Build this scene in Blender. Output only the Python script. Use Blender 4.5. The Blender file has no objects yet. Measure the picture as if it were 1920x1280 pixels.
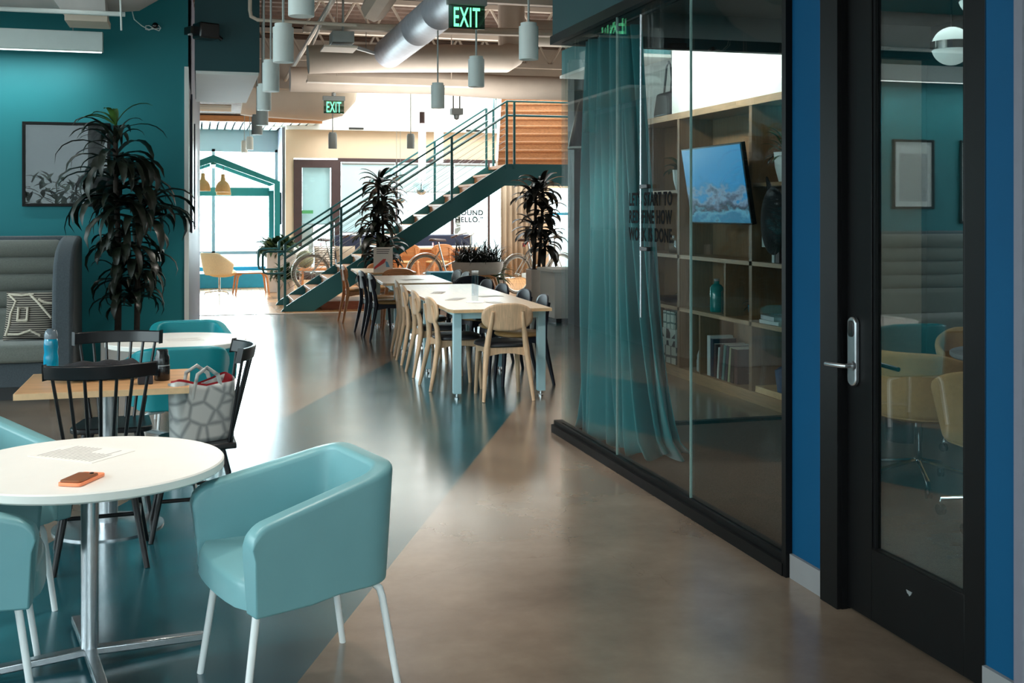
import bpy, math, random
from mathutils import Vector, Matrix

# ------------------------------------------------------------------ camera, world, light
S = bpy.context.scene
C = S.collection
R = math.radians
PI = math.pi
cd = bpy.data.cameras.new('camera'); cam = bpy.data.objects.new('camera', cd); C.objects.link(cam)
cam.location = (0, 0, 1.6); cam.rotation_euler = (R(90), 0, R(-15.6675))
cd.sensor_width = 36; cd.lens = 36 * 2100 / 1920; cd.shift_y = -(640 - 395) / 1920
cd.clip_start = 0.05; cd.clip_end = 200
S.camera = cam
S.view_settings.view_transform = 'Standard'; S.view_settings.look = 'None'
S.view_settings.gamma = 1; S.view_settings.use_curve_mapping = False
S.view_settings.exposure = 0.35
S.cycles.use_denoising = True
S.cycles.max_bounces = 10; S.cycles.transparent_max_bounces = 24; S.cycles.glossy_bounces = 5
S.cycles.diffuse_bounces = 4; S.cycles.sample_clamp_indirect = 6.0; S.cycles.caustics_reflective = False
S.cycles.caustics_refractive = False; S.cycles.blur_glossy = 0.6

W = bpy.data.worlds.new('sky'); S.world = W; W.use_nodes = True
wn = W.node_tree; bg = wn.nodes['Background']
bg.inputs[0].default_value = (0.80, 0.95, 1.0, 1); bg.inputs[1].default_value = 3.2

def area(name, loc, rot, sx, sy, power, col=(1, 1, 1), spread=180):
    l = bpy.data.lights.new(name, 'AREA'); l.shape = 'RECTANGLE'; l.size = sx; l.size_y = sy
    l.energy = power; l.color = col; l.spread = R(spread)
    o = bpy.data.objects.new(name, l); C.objects.link(o); o.location = loc; o.rotation_euler = [R(a) for a in rot]
    return o
def spot(name, loc, power, angle=80, col=(1, .93, .84), blend=.6, size=.04, rot=(0, 0, 0)):
    l = bpy.data.lights.new(name, 'SPOT'); l.energy = power; l.spot_size = R(angle); l.spot_blend = blend
    l.color = col; l.shadow_soft_size = size
    o = bpy.data.objects.new(name, l); C.objects.link(o); o.location = loc; o.rotation_euler = [R(a) for a in rot]
    return o
COOL = (.80, .95, 1.0); WARM = (1, .86, .70)
# daylight through the far windows, the skylight of the stair hall, and the windows behind and beside the viewer
area('daylight_house_window', (.3, 26.6, 1.75), (-90, 0, 0), 3.2, 2.7, 800, COOL)
area('daylight_far_glazing', (5.2, 25.2, 1.5), (-90, 0, 0), 4.6, 2.6, 260, COOL)
area('daylight_skylight', (4.2, 21.4, 7.4), (0, 0, 0), 6.0, 4.6, 800, (1, .97, .93))
area('daylight_rear_windows', (-2.2, -8.5, 6.2), (58, 0, 0), 9.0, 4.0, 1750, (.86, .97, 1.0))
area('daylight_side_windows', (-9.5, 3.2, 5.6), (60, 0, -90), 13.0, 4.0, 1500, (.86, .97, 1.0))
area('hall_side_area', (8.3, 19.2, 1.6), (90, 0, 90), 3.4, 2.4, 120, COOL)  # area light inside the hall facing the stairs, no window behind it

# ------------------------------------------------------------------ materials
def lin(c):
    return tuple(((v / 255) / 12.92 if v / 255 <= .04045 else ((v / 255 + .055) / 1.055) ** 2.4) for v in c) + (1,)
MATS = {}
def mat(name, rgb, rough=.5, metal=0, spec=.5, var=.06, scale=12, bump=0, bscale=None, coat=0, emit=0, emit_rgb=None, sheen=0, stretch=(1, 1, 1)):
    """principled surface whose colour and height vary with object-space noise"""
    if name in MATS: return MATS[name]
    m = bpy.data.materials.new(name); m.use_nodes = True; nt = m.node_tree; p = nt.nodes['Principled BSDF']
    p.inputs['Roughness'].default_value = rough; p.inputs['Metallic'].default_value = metal
    p.inputs['Specular IOR Level'].default_value = spec
    if coat: p.inputs['Coat Weight'].default_value = coat; p.inputs['Coat Roughness'].default_value = .08
    if sheen: p.inputs['Sheen Weight'].default_value = sheen
    col = lin(rgb)
    tc = nt.nodes.new('ShaderNodeTexCoord'); mp = nt.nodes.new('ShaderNodeMapping'); mp.inputs['Scale'].default_value = stretch
    nz = nt.nodes.new('ShaderNodeTexNoise'); nz.inputs['Scale'].default_value = scale; nz.inputs['Detail'].default_value = 4
    nt.links.new(tc.outputs['Object'], mp.inputs[0]); nt.links.new(mp.outputs[0], nz.inputs['Vector'])
    rp = nt.nodes.new('ShaderNodeValToRGB'); rp.color_ramp.elements[0].position = .3; rp.color_ramp.elements[1].position = .7
    rp.color_ramp.elements[0].color = tuple(max(0, c * (1 - var)) for c in col[:3]) + (1,)
    rp.color_ramp.elements[1].color = tuple(min(1, c * (1 + var)) for c in col[:3]) + (1,)
    nt.links.new(nz.outputs['Fac'], rp.inputs[0]); nt.links.new(rp.outputs[0], p.inputs['Base Color'])
    if bump:
        n2 = nt.nodes.new('ShaderNodeTexNoise'); n2.inputs['Scale'].default_value = bscale or scale * 6; n2.inputs['Detail'].default_value = 3
        nt.links.new(mp.outputs[0], n2.inputs['Vector'])
        b = nt.nodes.new('ShaderNodeBump'); b.inputs['Strength'].default_value = bump; b.inputs['Distance'].default_value = .01
        nt.links.new(n2.outputs['Fac'], b.inputs['Height']); nt.links.new(b.outputs[0], p.inputs['Normal'])
    if emit:
        p.inputs['Emission Color'].default_value = lin(emit_rgb or rgb); p.inputs['Emission Strength'].default_value = emit
    MATS[name] = m
    return m
def wood(name, rgb, rough=.45, axis=0, var=.22, scale=5, coat=0):
    s = [14, 14, 14]; s[axis] = 1.0
    return mat(name, rgb, rough, var=var, scale=scale, stretch=s, coat=coat)
def glass(name, tint=(.93, .98, .97), ior=1.5, gloss=1.0, base=0.0):
    """clear pane: what lies behind shows through, Fresnel reflections on top"""
    m = bpy.data.materials.new(name); m.use_nodes = True; nt = m.node_tree; nt.nodes.clear()
    out = nt.nodes.new('ShaderNodeOutputMaterial'); mix = nt.nodes.new('ShaderNodeMixShader')
    tr = nt.nodes.new('ShaderNodeBsdfTransparent'); tr.inputs[0].default_value = tint + (1,)
    gl = nt.nodes.new('ShaderNodeBsdfGlossy'); gl.inputs['Roughness'].default_value = 0.0
    L = nt.links.new; N = nt.nodes.new
    g = N('ShaderNodeNewGeometry'); dt = N('ShaderNodeVectorMath'); dt.operation = 'DOT_PRODUCT'; L(g.outputs['Normal'], dt.inputs[0]); L(g.outputs['Incoming'], dt.inputs[1])
    ab = N('ShaderNodeMath'); ab.operation = 'ABSOLUTE'; L(dt.outputs['Value'], ab.inputs[0])
    om = N('ShaderNodeMath'); om.operation = 'SUBTRACT'; om.inputs[0].default_value = 1; L(ab.outputs[0], om.inputs[1])
    pw = N('ShaderNodeMath'); pw.operation = 'POWER'; pw.inputs[1].default_value = 5; L(om.outputs[0], pw.inputs[0])
    mu = N('ShaderNodeMath'); mu.operation = 'MULTIPLY_ADD'; mu.inputs[1].default_value = .96 * gloss; mu.inputs[2].default_value = .04 * gloss + base; mu.use_clamp = True
    L(pw.outputs[0], mu.inputs[0]); L(mu.outputs[0], mix.inputs[0]); L(tr.outputs[0], mix.inputs[1]); L(gl.outputs[0], mix.inputs[2]); L(mix.outputs[0], out.inputs[0])
    MATS[name] = m
    return m

# polished concrete with one wide painted teal band crossing it diagonally
def floor_mat():
    m = bpy.data.materials.new('polished_concrete'); m.use_nodes = True; nt = m.node_tree; p = nt.nodes['Principled BSDF']
    L = nt.links.new; N = nt.nodes.new
    geo = N('ShaderNodeNewGeometry'); sep = N('ShaderNodeSeparateXYZ'); L(geo.outputs['Position'], sep.inputs[0])
    d = N('ShaderNodeMath'); d.operation = 'MULTIPLY_ADD'; d.inputs[1].default_value = -2.265; L(sep.outputs[0], d.inputs[0]); L(sep.outputs[1], d.inputs[2])
    g1 = N('ShaderNodeMath'); g1.operation = 'GREATER_THAN'; g1.inputs[1].default_value = 3.12; L(d.outputs[0], g1.inputs[0])
    g2 = N('ShaderNodeMath'); g2.operation = 'LESS_THAN'; g2.inputs[1].default_value = 7.36; L(d.outputs[0], g2.inputs[0])
    band = N('ShaderNodeMath'); band.operation = 'MULTIPLY'; L(g1.outputs[0], band.inputs[0]); L(g2.outputs[0], band.inputs[1])
    nz = N('ShaderNodeTexNoise'); nz.inputs['Scale'].default_value = 1.1; nz.inputs['Detail'].default_value = 8; nz.inputs['Roughness'].default_value = .62
    L(geo.outputs['Position'], nz.inputs['Vector'])
    r1 = N('ShaderNodeValToRGB'); e = r1.color_ramp.elements; e[0].position = .28; e[1].position = .74
    e[0].color = lin((100, 86, 74)); e[1].color = lin((154, 136, 118)); L(nz.outputs['Fac'], r1.inputs[0])
    r2 = N('ShaderNodeValToRGB'); e = r2.color_ramp.elements; e[0].position = .3; e[1].position = .72
    e[0].color = lin((16, 66, 76)); e[1].color = lin((36, 94, 104)); L(nz.outputs['Fac'], r2.inputs[0])
    mx = N('ShaderNodeMix'); mx.data_type = 'RGBA'; L(band.outputs[0], mx.inputs['Factor']); L(r1.outputs[0], mx.inputs['A']); L(r2.outputs[0], mx.inputs['B'])
    # hairline cracks
    vo = N('ShaderNodeTexVoronoi'); vo.feature = 'DISTANCE_TO_EDGE'; vo.inputs['Scale'].default_value = .33
    n3 = N('ShaderNodeTexNoise'); n3.inputs['Scale'].default_value = 1.7; n3.inputs['Detail'].default_value = 5; L(geo.outputs['Position'], n3.inputs['Vector'])
    va = N('ShaderNodeVectorMath'); va.operation = 'ADD'; L(geo.outputs['Position'], va.inputs[0]); L(n3.outputs['Color'], va.inputs[1]); L(va.outputs[0], vo.inputs['Vector'])
    cr = N('ShaderNodeMath'); cr.operation = 'LESS_THAN'; cr.inputs[1].default_value = .0007; L(vo.outputs['Distance'], cr.inputs[0])
    crf = N('ShaderNodeMath'); crf.operation = 'MULTIPLY'; crf.inputs[1].default_value = .18; L(cr.outputs[0], crf.inputs[0])
    mc = N('ShaderNodeMix'); mc.data_type = 'RGBA'; L(crf.outputs[0], mc.inputs['Factor']); L(mx.outputs['Result'], mc.inputs['A']); mc.inputs['B'].default_value = lin((60, 48, 40))
    L(mc.outputs['Result'], p.inputs['Base Color'])
    n4 = N('ShaderNodeTexNoise'); n4.inputs['Scale'].default_value = 2.6; n4.inputs['Detail'].default_value = 6; L(geo.outputs['Position'], n4.inputs['Vector'])
    rr = N('ShaderNodeMapRange'); rr.inputs['To Min'].default_value = .14; rr.inputs['To Max'].default_value = .27; L(n4.outputs['Fac'], rr.inputs[0]); L(rr.outputs[0], p.inputs['Roughness'])
    p.inputs['Specular IOR Level'].default_value = .75; p.inputs['Coat Weight'].default_value = .4; p.inputs['Coat Roughness'].default_value = .17
    b = N('ShaderNodeBump'); b.inputs['Strength'].default_value = .04; b.inputs['Distance'].default_value = .01; L(n4.outputs['Fac'], b.inputs['Height']); L(b.outputs[0], p.inputs['Normal'])
    return m
def plank_mat(name, rgb, axis, width=.13, length=1.4, rough=.25):
    m = bpy.data.materials.new(name); m.use_nodes = True; nt = m.node_tree; p = nt.nodes['Principled BSDF']; L = nt.links.new; N = nt.nodes.new
    geo = N('ShaderNodeNewGeometry'); mp = N('ShaderNodeMapping'); mp.inputs['Rotation'].default_value = axis
    L(geo.outputs['Position'], mp.inputs[0])
    br = N('ShaderNodeTexBrick'); br.inputs['Scale'].default_value = 1; br.inputs['Brick Width'].default_value = length; br.inputs['Row Height'].default_value = width
    br.inputs['Mortar Size'].default_value = .0015; br.inputs['Bias'].default_value = 0
    c = lin(rgb); br.inputs['Color1'].default_value = tuple(min(1, v * 1.2) for v in c[:3]) + (1,); br.inputs['Color2'].default_value = tuple(v * .72 for v in c[:3]) + (1,)
    br.inputs['Mortar'].default_value = tuple(v * .4 for v in c[:3]) + (1,)
    L(mp.outputs[0], br.inputs[0]); L(br.outputs[0], p.inputs['Base Color']); p.inputs['Roughness'].default_value = rough
    MATS[name] = m
    return m

# ------------------------------------------------------------------ mesh helpers
class B:
    def __init__(s): s.v = []; s.f = []
    def add(s, vs, fs):
        o = len(s.v); s.v += [tuple(v) for v in vs]; s.f += [tuple(i + o for i in f) for f in fs]; return s
    def box(s, x0, x1, y0, y1, z0, z1):
        return s.add([(x0, y0, z0), (x1, y0, z0), (x1, y1, z0), (x0, y1, z0), (x0, y0, z1), (x1, y0, z1), (x1, y1, z1), (x0, y1, z1)],
                     [(3, 2, 1, 0), (4, 5, 6, 7), (0, 1, 5, 4), (1, 2, 6, 5), (2, 3, 7, 6), (3, 0, 4, 7)])
    def cyl(s, p0, p1, r0, r1=None, n=16):
        return s.tube([p0, p1], [r0, r0 if r1 is None else r1], n)
    def tube(s, pts, r, n=8, sx=1.0, closed=False, up=None):
        P = [Vector(p) for p in pts]; k = len(P); rs = r if isinstance(r, (list, tuple)) else [r] * k
        T = []
        for i in range(k):
            a = P[(i - 1) % k] if (closed or i > 0) else P[i]; b = P[(i + 1) % k] if (closed or i < k - 1) else P[i]
            t = (b - a); T.append(t.normalized() if t.length > 1e-9 else Vector((0, 0, 1)))
        u = Vector(up) if up else (Vector((0, 0, 1)) if abs(T[0].z) < .9 else Vector((1, 0, 0)))
        vs = []
        for i in range(k):
            u = (u - T[i] * u.dot(T[i]))
            if u.length < 1e-6: u = T[i].orthogonal()
            u.normalize(); w = T[i].cross(u)
            for j in range(n):
                a = 2 * PI * j / n
                vs.append(P[i] + (u * math.cos(a) + w * math.sin(a) * sx) * rs[i])
        fs = []
        for i in range(k if closed else k - 1):
            i2 = (i + 1) % k
            for j in range(n):
                j2 = (j + 1) % n; fs.append((i * n + j, i * n + j2, i2 * n + j2, i2 * n + j))
        if not closed:
            fs.append(tuple(range(n - 1, -1, -1))); fs.append(tuple((k - 1) * n + j for j in range(n)))
        return s.add(vs, fs)
    def lathe(s, prof, n=24, c=(0, 0, 0), sx=1, sy=1):
        vs = []; fs = []
        for (r, z) in prof:
            for j in range(n):
                a = 2 * PI * j / n; vs.append((c[0] + r * sx * math.cos(a), c[1] + r * sy * math.sin(a), c[2] + z))
        for i in range(len(prof) - 1):
            for j in range(n):
                j2 = (j + 1) % n; fs.append((i * n + j, i * n + j2, (i + 1) * n + j2, (i + 1) * n + j))
        if prof[0][0] > 1e-5: fs.append(tuple(range(n - 1, -1, -1)))
        if prof[-1][0] > 1e-5: fs.append(tuple((len(prof) - 1) * n + j for j in range(n)))
        return s.add(vs, fs)
    def prism(s, pts, ext):
        """planar outline of 3-D points pushed along ext"""
        k = len(pts); e = Vector(ext); P = [Vector(p) for p in pts]
        return s.add(P + [p + e for p in P], [tuple(range(k - 1, -1, -1)), tuple(range(k, 2 * k))] + [(i, (i + 1) % k, k + (i + 1) % k, k + i) for i in range(k)])
    def grid(s, f, nu, nv, closeu=False):
        vs = [f(i / (nu if closeu else nu - 1), j / (nv - 1)) for i in range(nu) for j in range(nv)]
        fs = []
        for i in range(nu if closeu else nu - 1):
            for j in range(nv - 1):
                a = i * nv + j; b = ((i + 1) % nu) * nv + j; fs.append((a, b, b + 1, a + 1))
        return s.add(vs, fs)
    def sphere(s, c, r, n=20, m=12, sc=(1, 1, 1), z0=-1.0, z1=1.0):
        t0 = math.asin(z0); t1 = math.asin(z1)
        prof = [(max(1e-6, math.cos(t0 + (t1 - t0) * i / m)) * r, math.sin(t0 + (t1 - t0) * i / m) * r * sc[2]) for i in range(m + 1)]
        return s.lathe(prof, n, c, sc[0], sc[1])
    def xf(s, M, start=0):
        s.v = s.v[:start] + [tuple(M @ Vector(v)) for v in s.v[start:]]; return s

def obj(name, b, m, parent=None, bevel=0, seg=2, smooth=40, solid=0, sub=0, label=None, loc=None):
    me = bpy.data.meshes.new(name); me.from_pydata(b.v, [], b.f); me.validate(); me.update()
    if isinstance(m, str): m = MATS[m]
    me.materials.append(m)
    if smooth:
        me.polygons.foreach_set('use_smooth', [True] * len(me.polygons)); me.set_sharp_from_angle(angle=R(smooth))
    o = bpy.data.objects.new(name, me); C.objects.link(o)
    if parent: o.parent = parent
    if loc: o.location = loc
    if solid:
        md = o.modifiers.new('solid', 'SOLIDIFY'); md.thickness = solid; md.offset = 0
    if sub:
        md = o.modifiers.new('sub', 'SUBSURF'); md.levels = sub; md.render_levels = sub
    if bevel:
        md = o.modifiers.new('bevel', 'BEVEL'); md.width = bevel; md.segments = seg; md.limit_method = 'ANGLE'; md.angle_limit = R(35)
    if label: o['label'] = label
    return o
def thing(name, label, cat, loc=(0, 0, 0), rz=0, group=None):
    o = bpy.data.objects.new(name, None); C.objects.link(o); o.empty_display_size = .1
    o.location = loc; o.rotation_euler = (0, 0, R(rz)); return tag(o, label, cat, group)
def tag(o, label, cat, group=None):
    o['label'] = label; o['category'] = cat
    if group: o['group'] = group
    return o
def struct(name, b, m, parent=None, **k):
    o = obj(name, b, m, parent, **k)
    if not parent: o['kind'] = 'structure'
    return o
def kids(o): return [c for c in C.objects if c.parent == o]
def dup(root, label, loc, rz=0, group=None):
    r = root.copy(); C.objects.link(r); r.location = loc; r.rotation_euler = (0, 0, R(rz)); r['label'] = label
    if group: r['group'] = group
    for ch in list(root.children):
        c = ch.copy(); C.objects.link(c); c.parent = r
        for g in list(ch.children):
            d = g.copy(); C.objects.link(d); d.parent = c
    return r
def fillet(pts, rad, n=5):
    """round the corners of an open 2-D polyline"""
    out = [pts[0]]
    for i in range(1, len(pts) - 1):
        p = Vector(pts[i]); a = Vector(pts[i - 1]); b = Vector(pts[i + 1]); r = rad[i] if isinstance(rad, list) else rad
        da = (a - p); db = (b - p); ra = min(r, da.length * .49); rb = min(r, db.length * .49)
        q0 = p + da.normalized() * ra; q1 = p + db.normalized() * rb
        for k in range(n + 1):
            t = k / n; out.append(tuple(q0 * (1 - t) ** 2 + p * 2 * t * (1 - t) + q1 * t * t))
    out.append(pts[-1]); return out
def rrect(x0, x1, y0, y1, r, n=4):
    o = []
    for cx, cy, a0 in ((x1 - r, y1 - r, 0), (x0 + r, y1 - r, 90), (x0 + r, y0 + r, 180), (x1 - r, y0 + r, 270)):
        for k in range(n + 1):
            a = R(a0 + 90 * k / n); o.append((cx + r * math.cos(a), cy + r * math.sin(a)))
    return o
def text_mesh(body, size, extrude=.001, bold=0.0, spacing=1.0, line=1.0, align='LEFT'):
    cu = bpy.data.curves.new('lettering', 'FONT'); cu.body = body; cu.size = size; cu.extrude = extrude; cu.offset = bold
    cu.space_character = spacing; cu.space_line = line; cu.align_x = align; cu.resolution_u = 4
    o = bpy.data.objects.new('lettering_source', cu); C.objects.link(o)
    dg = bpy.context.evaluated_depsgraph_get(); dg.update()
    me = bpy.data.meshes.new_from_object(o.evaluated_get(dg)); bpy.data.objects.remove(o)
    b = B(); b.v = [tuple(v.co) for v in me.vertices]; b.f = [tuple(p.vertices) for p in me.polygons]
    bpy.data.meshes.remove(me); return b

# ------------------------------------------------------------------ material library
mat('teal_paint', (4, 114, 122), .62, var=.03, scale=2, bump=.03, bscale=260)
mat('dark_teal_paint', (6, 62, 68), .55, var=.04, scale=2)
mat('stair_teal', (36, 104, 110), .45, var=.04, scale=2)
mat('house_teal', (40, 138, 140), .5, var=.03, scale=2)
mat('blue_paint', (0, 76, 116), .7, spec=.2, var=.04, scale=2, bump=.03, bscale=260)
mat('white_paint', (226, 228, 224), .7, var=.02, scale=2)
mat('warm_wall', (206, 184, 158), .75, var=.02, scale=2)
mat('grey_panel', (150, 156, 158), .6, var=.03, scale=2)
mat('lilac_grey', (116, 116, 128), .55, var=.03)
mat('black_frame', (9, 9, 10), .45, spec=.2, var=.1, scale=8)
mat('brown_frame', (62, 44, 44), .45, var=.08, scale=8)
mat('navy_panel', (14, 16, 42), .4)
mat('baseboard_grey', (140, 142, 144), .6, var=.02)
mat('deck_brown', (100, 80, 68), .9, var=.3, scale=7, bump=.3, bscale=30)
mat('tan_paint', (206, 192, 176), .7, var=.06, scale=4)
mat('cream_paint', (234, 222, 206), .7, var=.04, scale=3)
mat('galvanised', (176, 180, 190), .5, metal=.25, var=.12, scale=9)
mat('duct_grey', (172, 172, 170), .6, var=.06, scale=6)
mat('lamp_white', (214, 224, 222), .5, var=.02)
mat('rod_grey', (160, 166, 164), .45, metal=.3)
mat('chrome', (220, 225, 228), .08, metal=1, var=.02)
mat('brushed_steel', (188, 192, 196), .26, metal=.9, var=.06, scale=30)
mat('lens_glow', (255, 226, 190), .3, emit=6)
mat('tube_glow', (255, 250, 244), .4, emit=5)
mat('sconce_glow', (250, 255, 250), .4, emit=2.2)
mat('globe_glow', (225, 245, 240), .4, emit=.45)
mat('green_glow', (70, 255, 150), .4, emit=1.3, emit_rgb=(120, 255, 180))
mat('sign_grey', (120, 126, 122), .5)
mat('sign_dark', (16, 20, 18), .35)
mat('carpet', (92, 80, 72), .98, var=.3, scale=160, bump=.5, bscale=300, spec=.1)
mat('pale_vinyl', (116, 166, 172), .36, var=.03, scale=5, bump=.05, bscale=700)
mat('teal_vinyl', (16, 138, 148), .4, var=.03, scale=5, bump=.05, bscale=700)
mat('white_metal', (238, 240, 240), .35, var=.01)
mat('table_white', (240, 238, 232), .42, var=.01)
mat('ash_edge', (226, 190, 146), .5, var=.1, scale=20)
wood('oak_top', (206, 158, 110), .42, 0)
wood('pale_oak', (224, 188, 152), .5, 2, var=.14)
wood('pale_oak_top', (222, 198, 168), .3, 1, var=.12)
wood('shelf_oak', (128, 98, 70), .5, 2, var=.16)
wood('shelf_oak_y', (168, 134, 100), .5, 1, var=.16)
wood('warm_oak', (206, 142, 92), .45, 0, var=.2)
wood('stair_oak', (160, 114, 76), .4, 0, var=.25)
wood('red_oak', (150, 86, 62), .4, 0, var=.2)
mat('black_wood', (16, 17, 21), .32, var=.2, scale=10)
mat('navy_wood', (13, 18, 36), .45, var=.15, scale=10)
mat('black_leather', (36, 37, 42), .4, var=.1, scale=20, bump=.1, bscale=300)
mat('tan_leather', (184, 142, 88), .5, var=.08, scale=20, bump=.1, bscale=300)
mat('table_blue', (184, 224, 234), .4, var=.02)
mat('sofa_grey', (116, 120, 114), .95, var=.12, scale=90, bump=.25, bscale=500, sheen=.3, spec=.15)
mat('sofa_side', (78, 86, 92), .95, var=.12, scale=90, bump=.25, bscale=500, sheen=.2, spec=.15)
mat('cord_cream', (206, 196, 178), .95, var=.08, scale=60, bump=.4, bscale=200)
mat('leaf_dark', (22, 30, 20), .42, var=.5, scale=9)
mat('leaf_bright', (74, 112, 50), .4, var=.35, scale=12)
mat('leaf_mid', (54, 78, 46), .5, var=.45, scale=10)
mat('leaf_black', (17, 21, 17), .45, var=.4, scale=9)
mat('bark', (44, 36, 30), .9, var=.3, scale=30, bump=.4)
mat('soil', (32, 26, 22), 1, var=.3, scale=50, bump=.6)
mat('planter_white', (214, 214, 212), .55, var=.03)
mat('planter_tan', (196, 184, 174), .6, var=.05)
mat('paper', (232, 230, 224), .8, var=.02)
mat('print_grey', (170, 168, 164), .85, var=.25, scale=60)
mat('print_dark', (52, 54, 60), .85); mat('ink_black', (10, 10, 12), .8, spec=.1)
mat('orange_case', (250, 150, 106), .5, var=.03)
mat('phone_brown', (142, 84, 50), .3, var=.05)
mat('teal_plastic', (0, 150, 190), .12, var=.3, scale=9, coat=.5)
mat('smoke_plastic', (110, 124, 134), .15, var=.1)
mat('black_plastic', (14, 15, 18), .25, var=.1, coat=.3)
mat('black_fabric', (26, 25, 30), .9, var=.3, scale=40, bump=.5, bscale=90)
mat('dark_box', (40, 42, 50), .7, var=.1)
mat('red_lining', (150, 14, 26), .6, var=.1)
mat('yellow_felt', (240, 222, 184), .85, var=.05, scale=40, bump=.1)
mat('mustard_felt', (204, 160, 106), .9, var=.06, scale=40, bump=.15, bscale=400)
mat('screen_black', (10, 12, 16), .2)
mat('curtain_teal', (36, 124, 130), .85, var=.05, scale=20, stretch=(1, 1, .05), sheen=.3)
mat('curtain_beige', (158, 142, 122), .9, var=.1, scale=20, stretch=(1, 1, .05))
mat('tyre_grey', (120, 112, 102), .7, var=.1)
mat('bike_silver', (176, 176, 170), .3, metal=.6, var=.06)
mat('saddle_brown', (60, 28, 22), .5)
mat('reflector_red', (200, 30, 20), .3)
mat('ceramic_teal', (10, 120, 118), .15, var=.08, coat=.4)
mat('ceramic_white', (216, 226, 226), .3, var=.02)
mat('ceramic_blue', (20, 130, 160), .25, var=.1)
mat('pouch_blue', (14, 84, 128), .8, var=.2, scale=30)
mat('book_white', (206, 214, 214), .7); mat('book_navy', (24, 34, 60), .6); mat('book_maroon', (66, 40, 44), .6)
mat('book_teal', (60, 116, 116), .6); mat('book_green', (150, 160, 128), .6); mat('book_black', (26, 24, 26), .6)
mat('sea_bench', (40, 150, 186), .6, var=.05)
mat('silver', (190, 196, 200), .3, metal=.7)
mat('shade_backlit', (168, 196, 200), .8, var=.02, emit=.22, emit_rgb=(180, 224, 230))  # emission stands in for daylight coming through the fabric
mat('shrub_washed_out', (244, 250, 244), .8, var=.1, scale=3)  # near-white leaf colour stands in for blown-out daylight
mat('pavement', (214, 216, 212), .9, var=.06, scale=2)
mat('asphalt_bark', (120, 110, 100), .9)
mat('green_tape', (70, 150, 92), .6)
glass('window_glass', (.96, .99, .99), gloss=.7)
glass('partition_glass', (.92, .965, .96), gloss=.95, base=.0)
glass('door_glass', (.82, .87, .87), gloss=1.8, base=.09)
glass('clear_glass', (.88, .95, .97), gloss=1.6, base=.06)
glass('picture_glass', (.95, .97, .97), gloss=.8, base=.0)
glass('acrylic', (.93, .97, 1.0), gloss=2, base=.16)
MATS['floor'] = floor_mat()
plank_mat('wood_floor', (196, 148, 100), (0, 0, R(90)), .12, 1.6, .22)
plank_mat('platform_wood', (190, 142, 98), (0, 0, 0), .12, 1.6, .3)

# ------------------------------------------------------------------ the setting
struct('floor', B().box(-7, 10, -6, 17.72, -.12, 0), 'floor', smooth=0)
struct('floor_hall', B().box(-5, 10, 17.73, 27, -.12, 0), 'wood_floor', smooth=0)
struct('trim_threshold', B().box(-5, 10, 17.69, 17.75, -.02, .006), 'tan_paint', smooth=0)
struct('floor_meeting_room', B().box(2.54, 5.6, 2.9, 7.68, 0, .008), 'carpet', smooth=0)
struct('floor_platform', B().box(1.95, 9.9, 18.3, 24.2, 0, .13), 'platform_wood', smooth=0)
struct('trim_platform', B().box(1.93, 9.9, 18.27, 18.3, 0, .132), 'red_oak', smooth=0)
struct('ground_outside', B().box(-30, 40, 27.02, 70, -.3, -.12), 'pavement', smooth=0)
struct('ground_yard', B().box(-40, 40, -40, -6.02, -.3, -.12), 'pavement', smooth=0)

# corrugated roof deck over the cafe area
d = B(); y = -6.0; pr = []
while y < 17.8:
    pr += [(y, 4.34), (y + .10, 4.34), (y + .15, 4.26), (y + .25, 4.26)]; y += .30
vs = [(-7, a, z) for a, z in pr] + [(10, a, z) for a, z in pr]; k = len(pr)
d.add(vs, [(i, i + 1, k + i + 1, k + i) for i in range(k - 1)])
d.box(-7, 10, -6, 17.9, 4.36, 4.5)
struct('ceiling', d, 'deck_brown', smooth=0)
struct('ceiling_hall', B().box(-5, 2.6, 19.4, 27, 3.56, 4.3).box(-5, 2.6, 17.9, 19.4, 4.2, 4.3), 'deck_brown', smooth=0)
struct('beam_slab_edge', B().box(-5, 10, 17.72, 17.9, 3.5, 4.36), 'tan_paint', smooth=0)
# walls of the cafe
struct('wall_left', B().box(-7, -.09, 11.2, 11.35, 0, 4.36), 'teal_paint', smooth=0)
rt = B().prism([(-.35, 11.35, 0), (-.09, 11.35, 0), (-.075, 14.2, 0), (.0, 17.2, 0), (.03, 17.66, 0), (-.35, 17.66, 0)], (0, 0, 4.36))
struct('wall_passage', rt, 'lilac_grey', smooth=0)
struct('trim_corner', B().box(-.125, -.085, 11.17, 11.36, 0, 2.98), 'white_paint', smooth=0)
struct('trim_passage_panel', B().prism([(-.076, 12.6, 1.36), (-.056, 12.6, 1.36), (-.046, 14.2, 1.36), (-.07, 14.2, 1.36)], (0, 0, 1.5)), 'navy_panel', smooth=0)
struct('trim_passage_post', B().prism([(-.05, 15.0, 1.36), (-.032, 15.0, 1.36), (-.01, 16.2, 1.36), (-.03, 16.2, 1.36)], (0, 0, 1.36)), 'navy_panel', smooth=0)
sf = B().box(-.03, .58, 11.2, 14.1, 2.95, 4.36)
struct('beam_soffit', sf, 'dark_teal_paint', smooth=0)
struct('trim_soffit', B().box(-.02, .57, 11.21, 14.09, 2.92, 2.95), 'white_paint', smooth=0)
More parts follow.
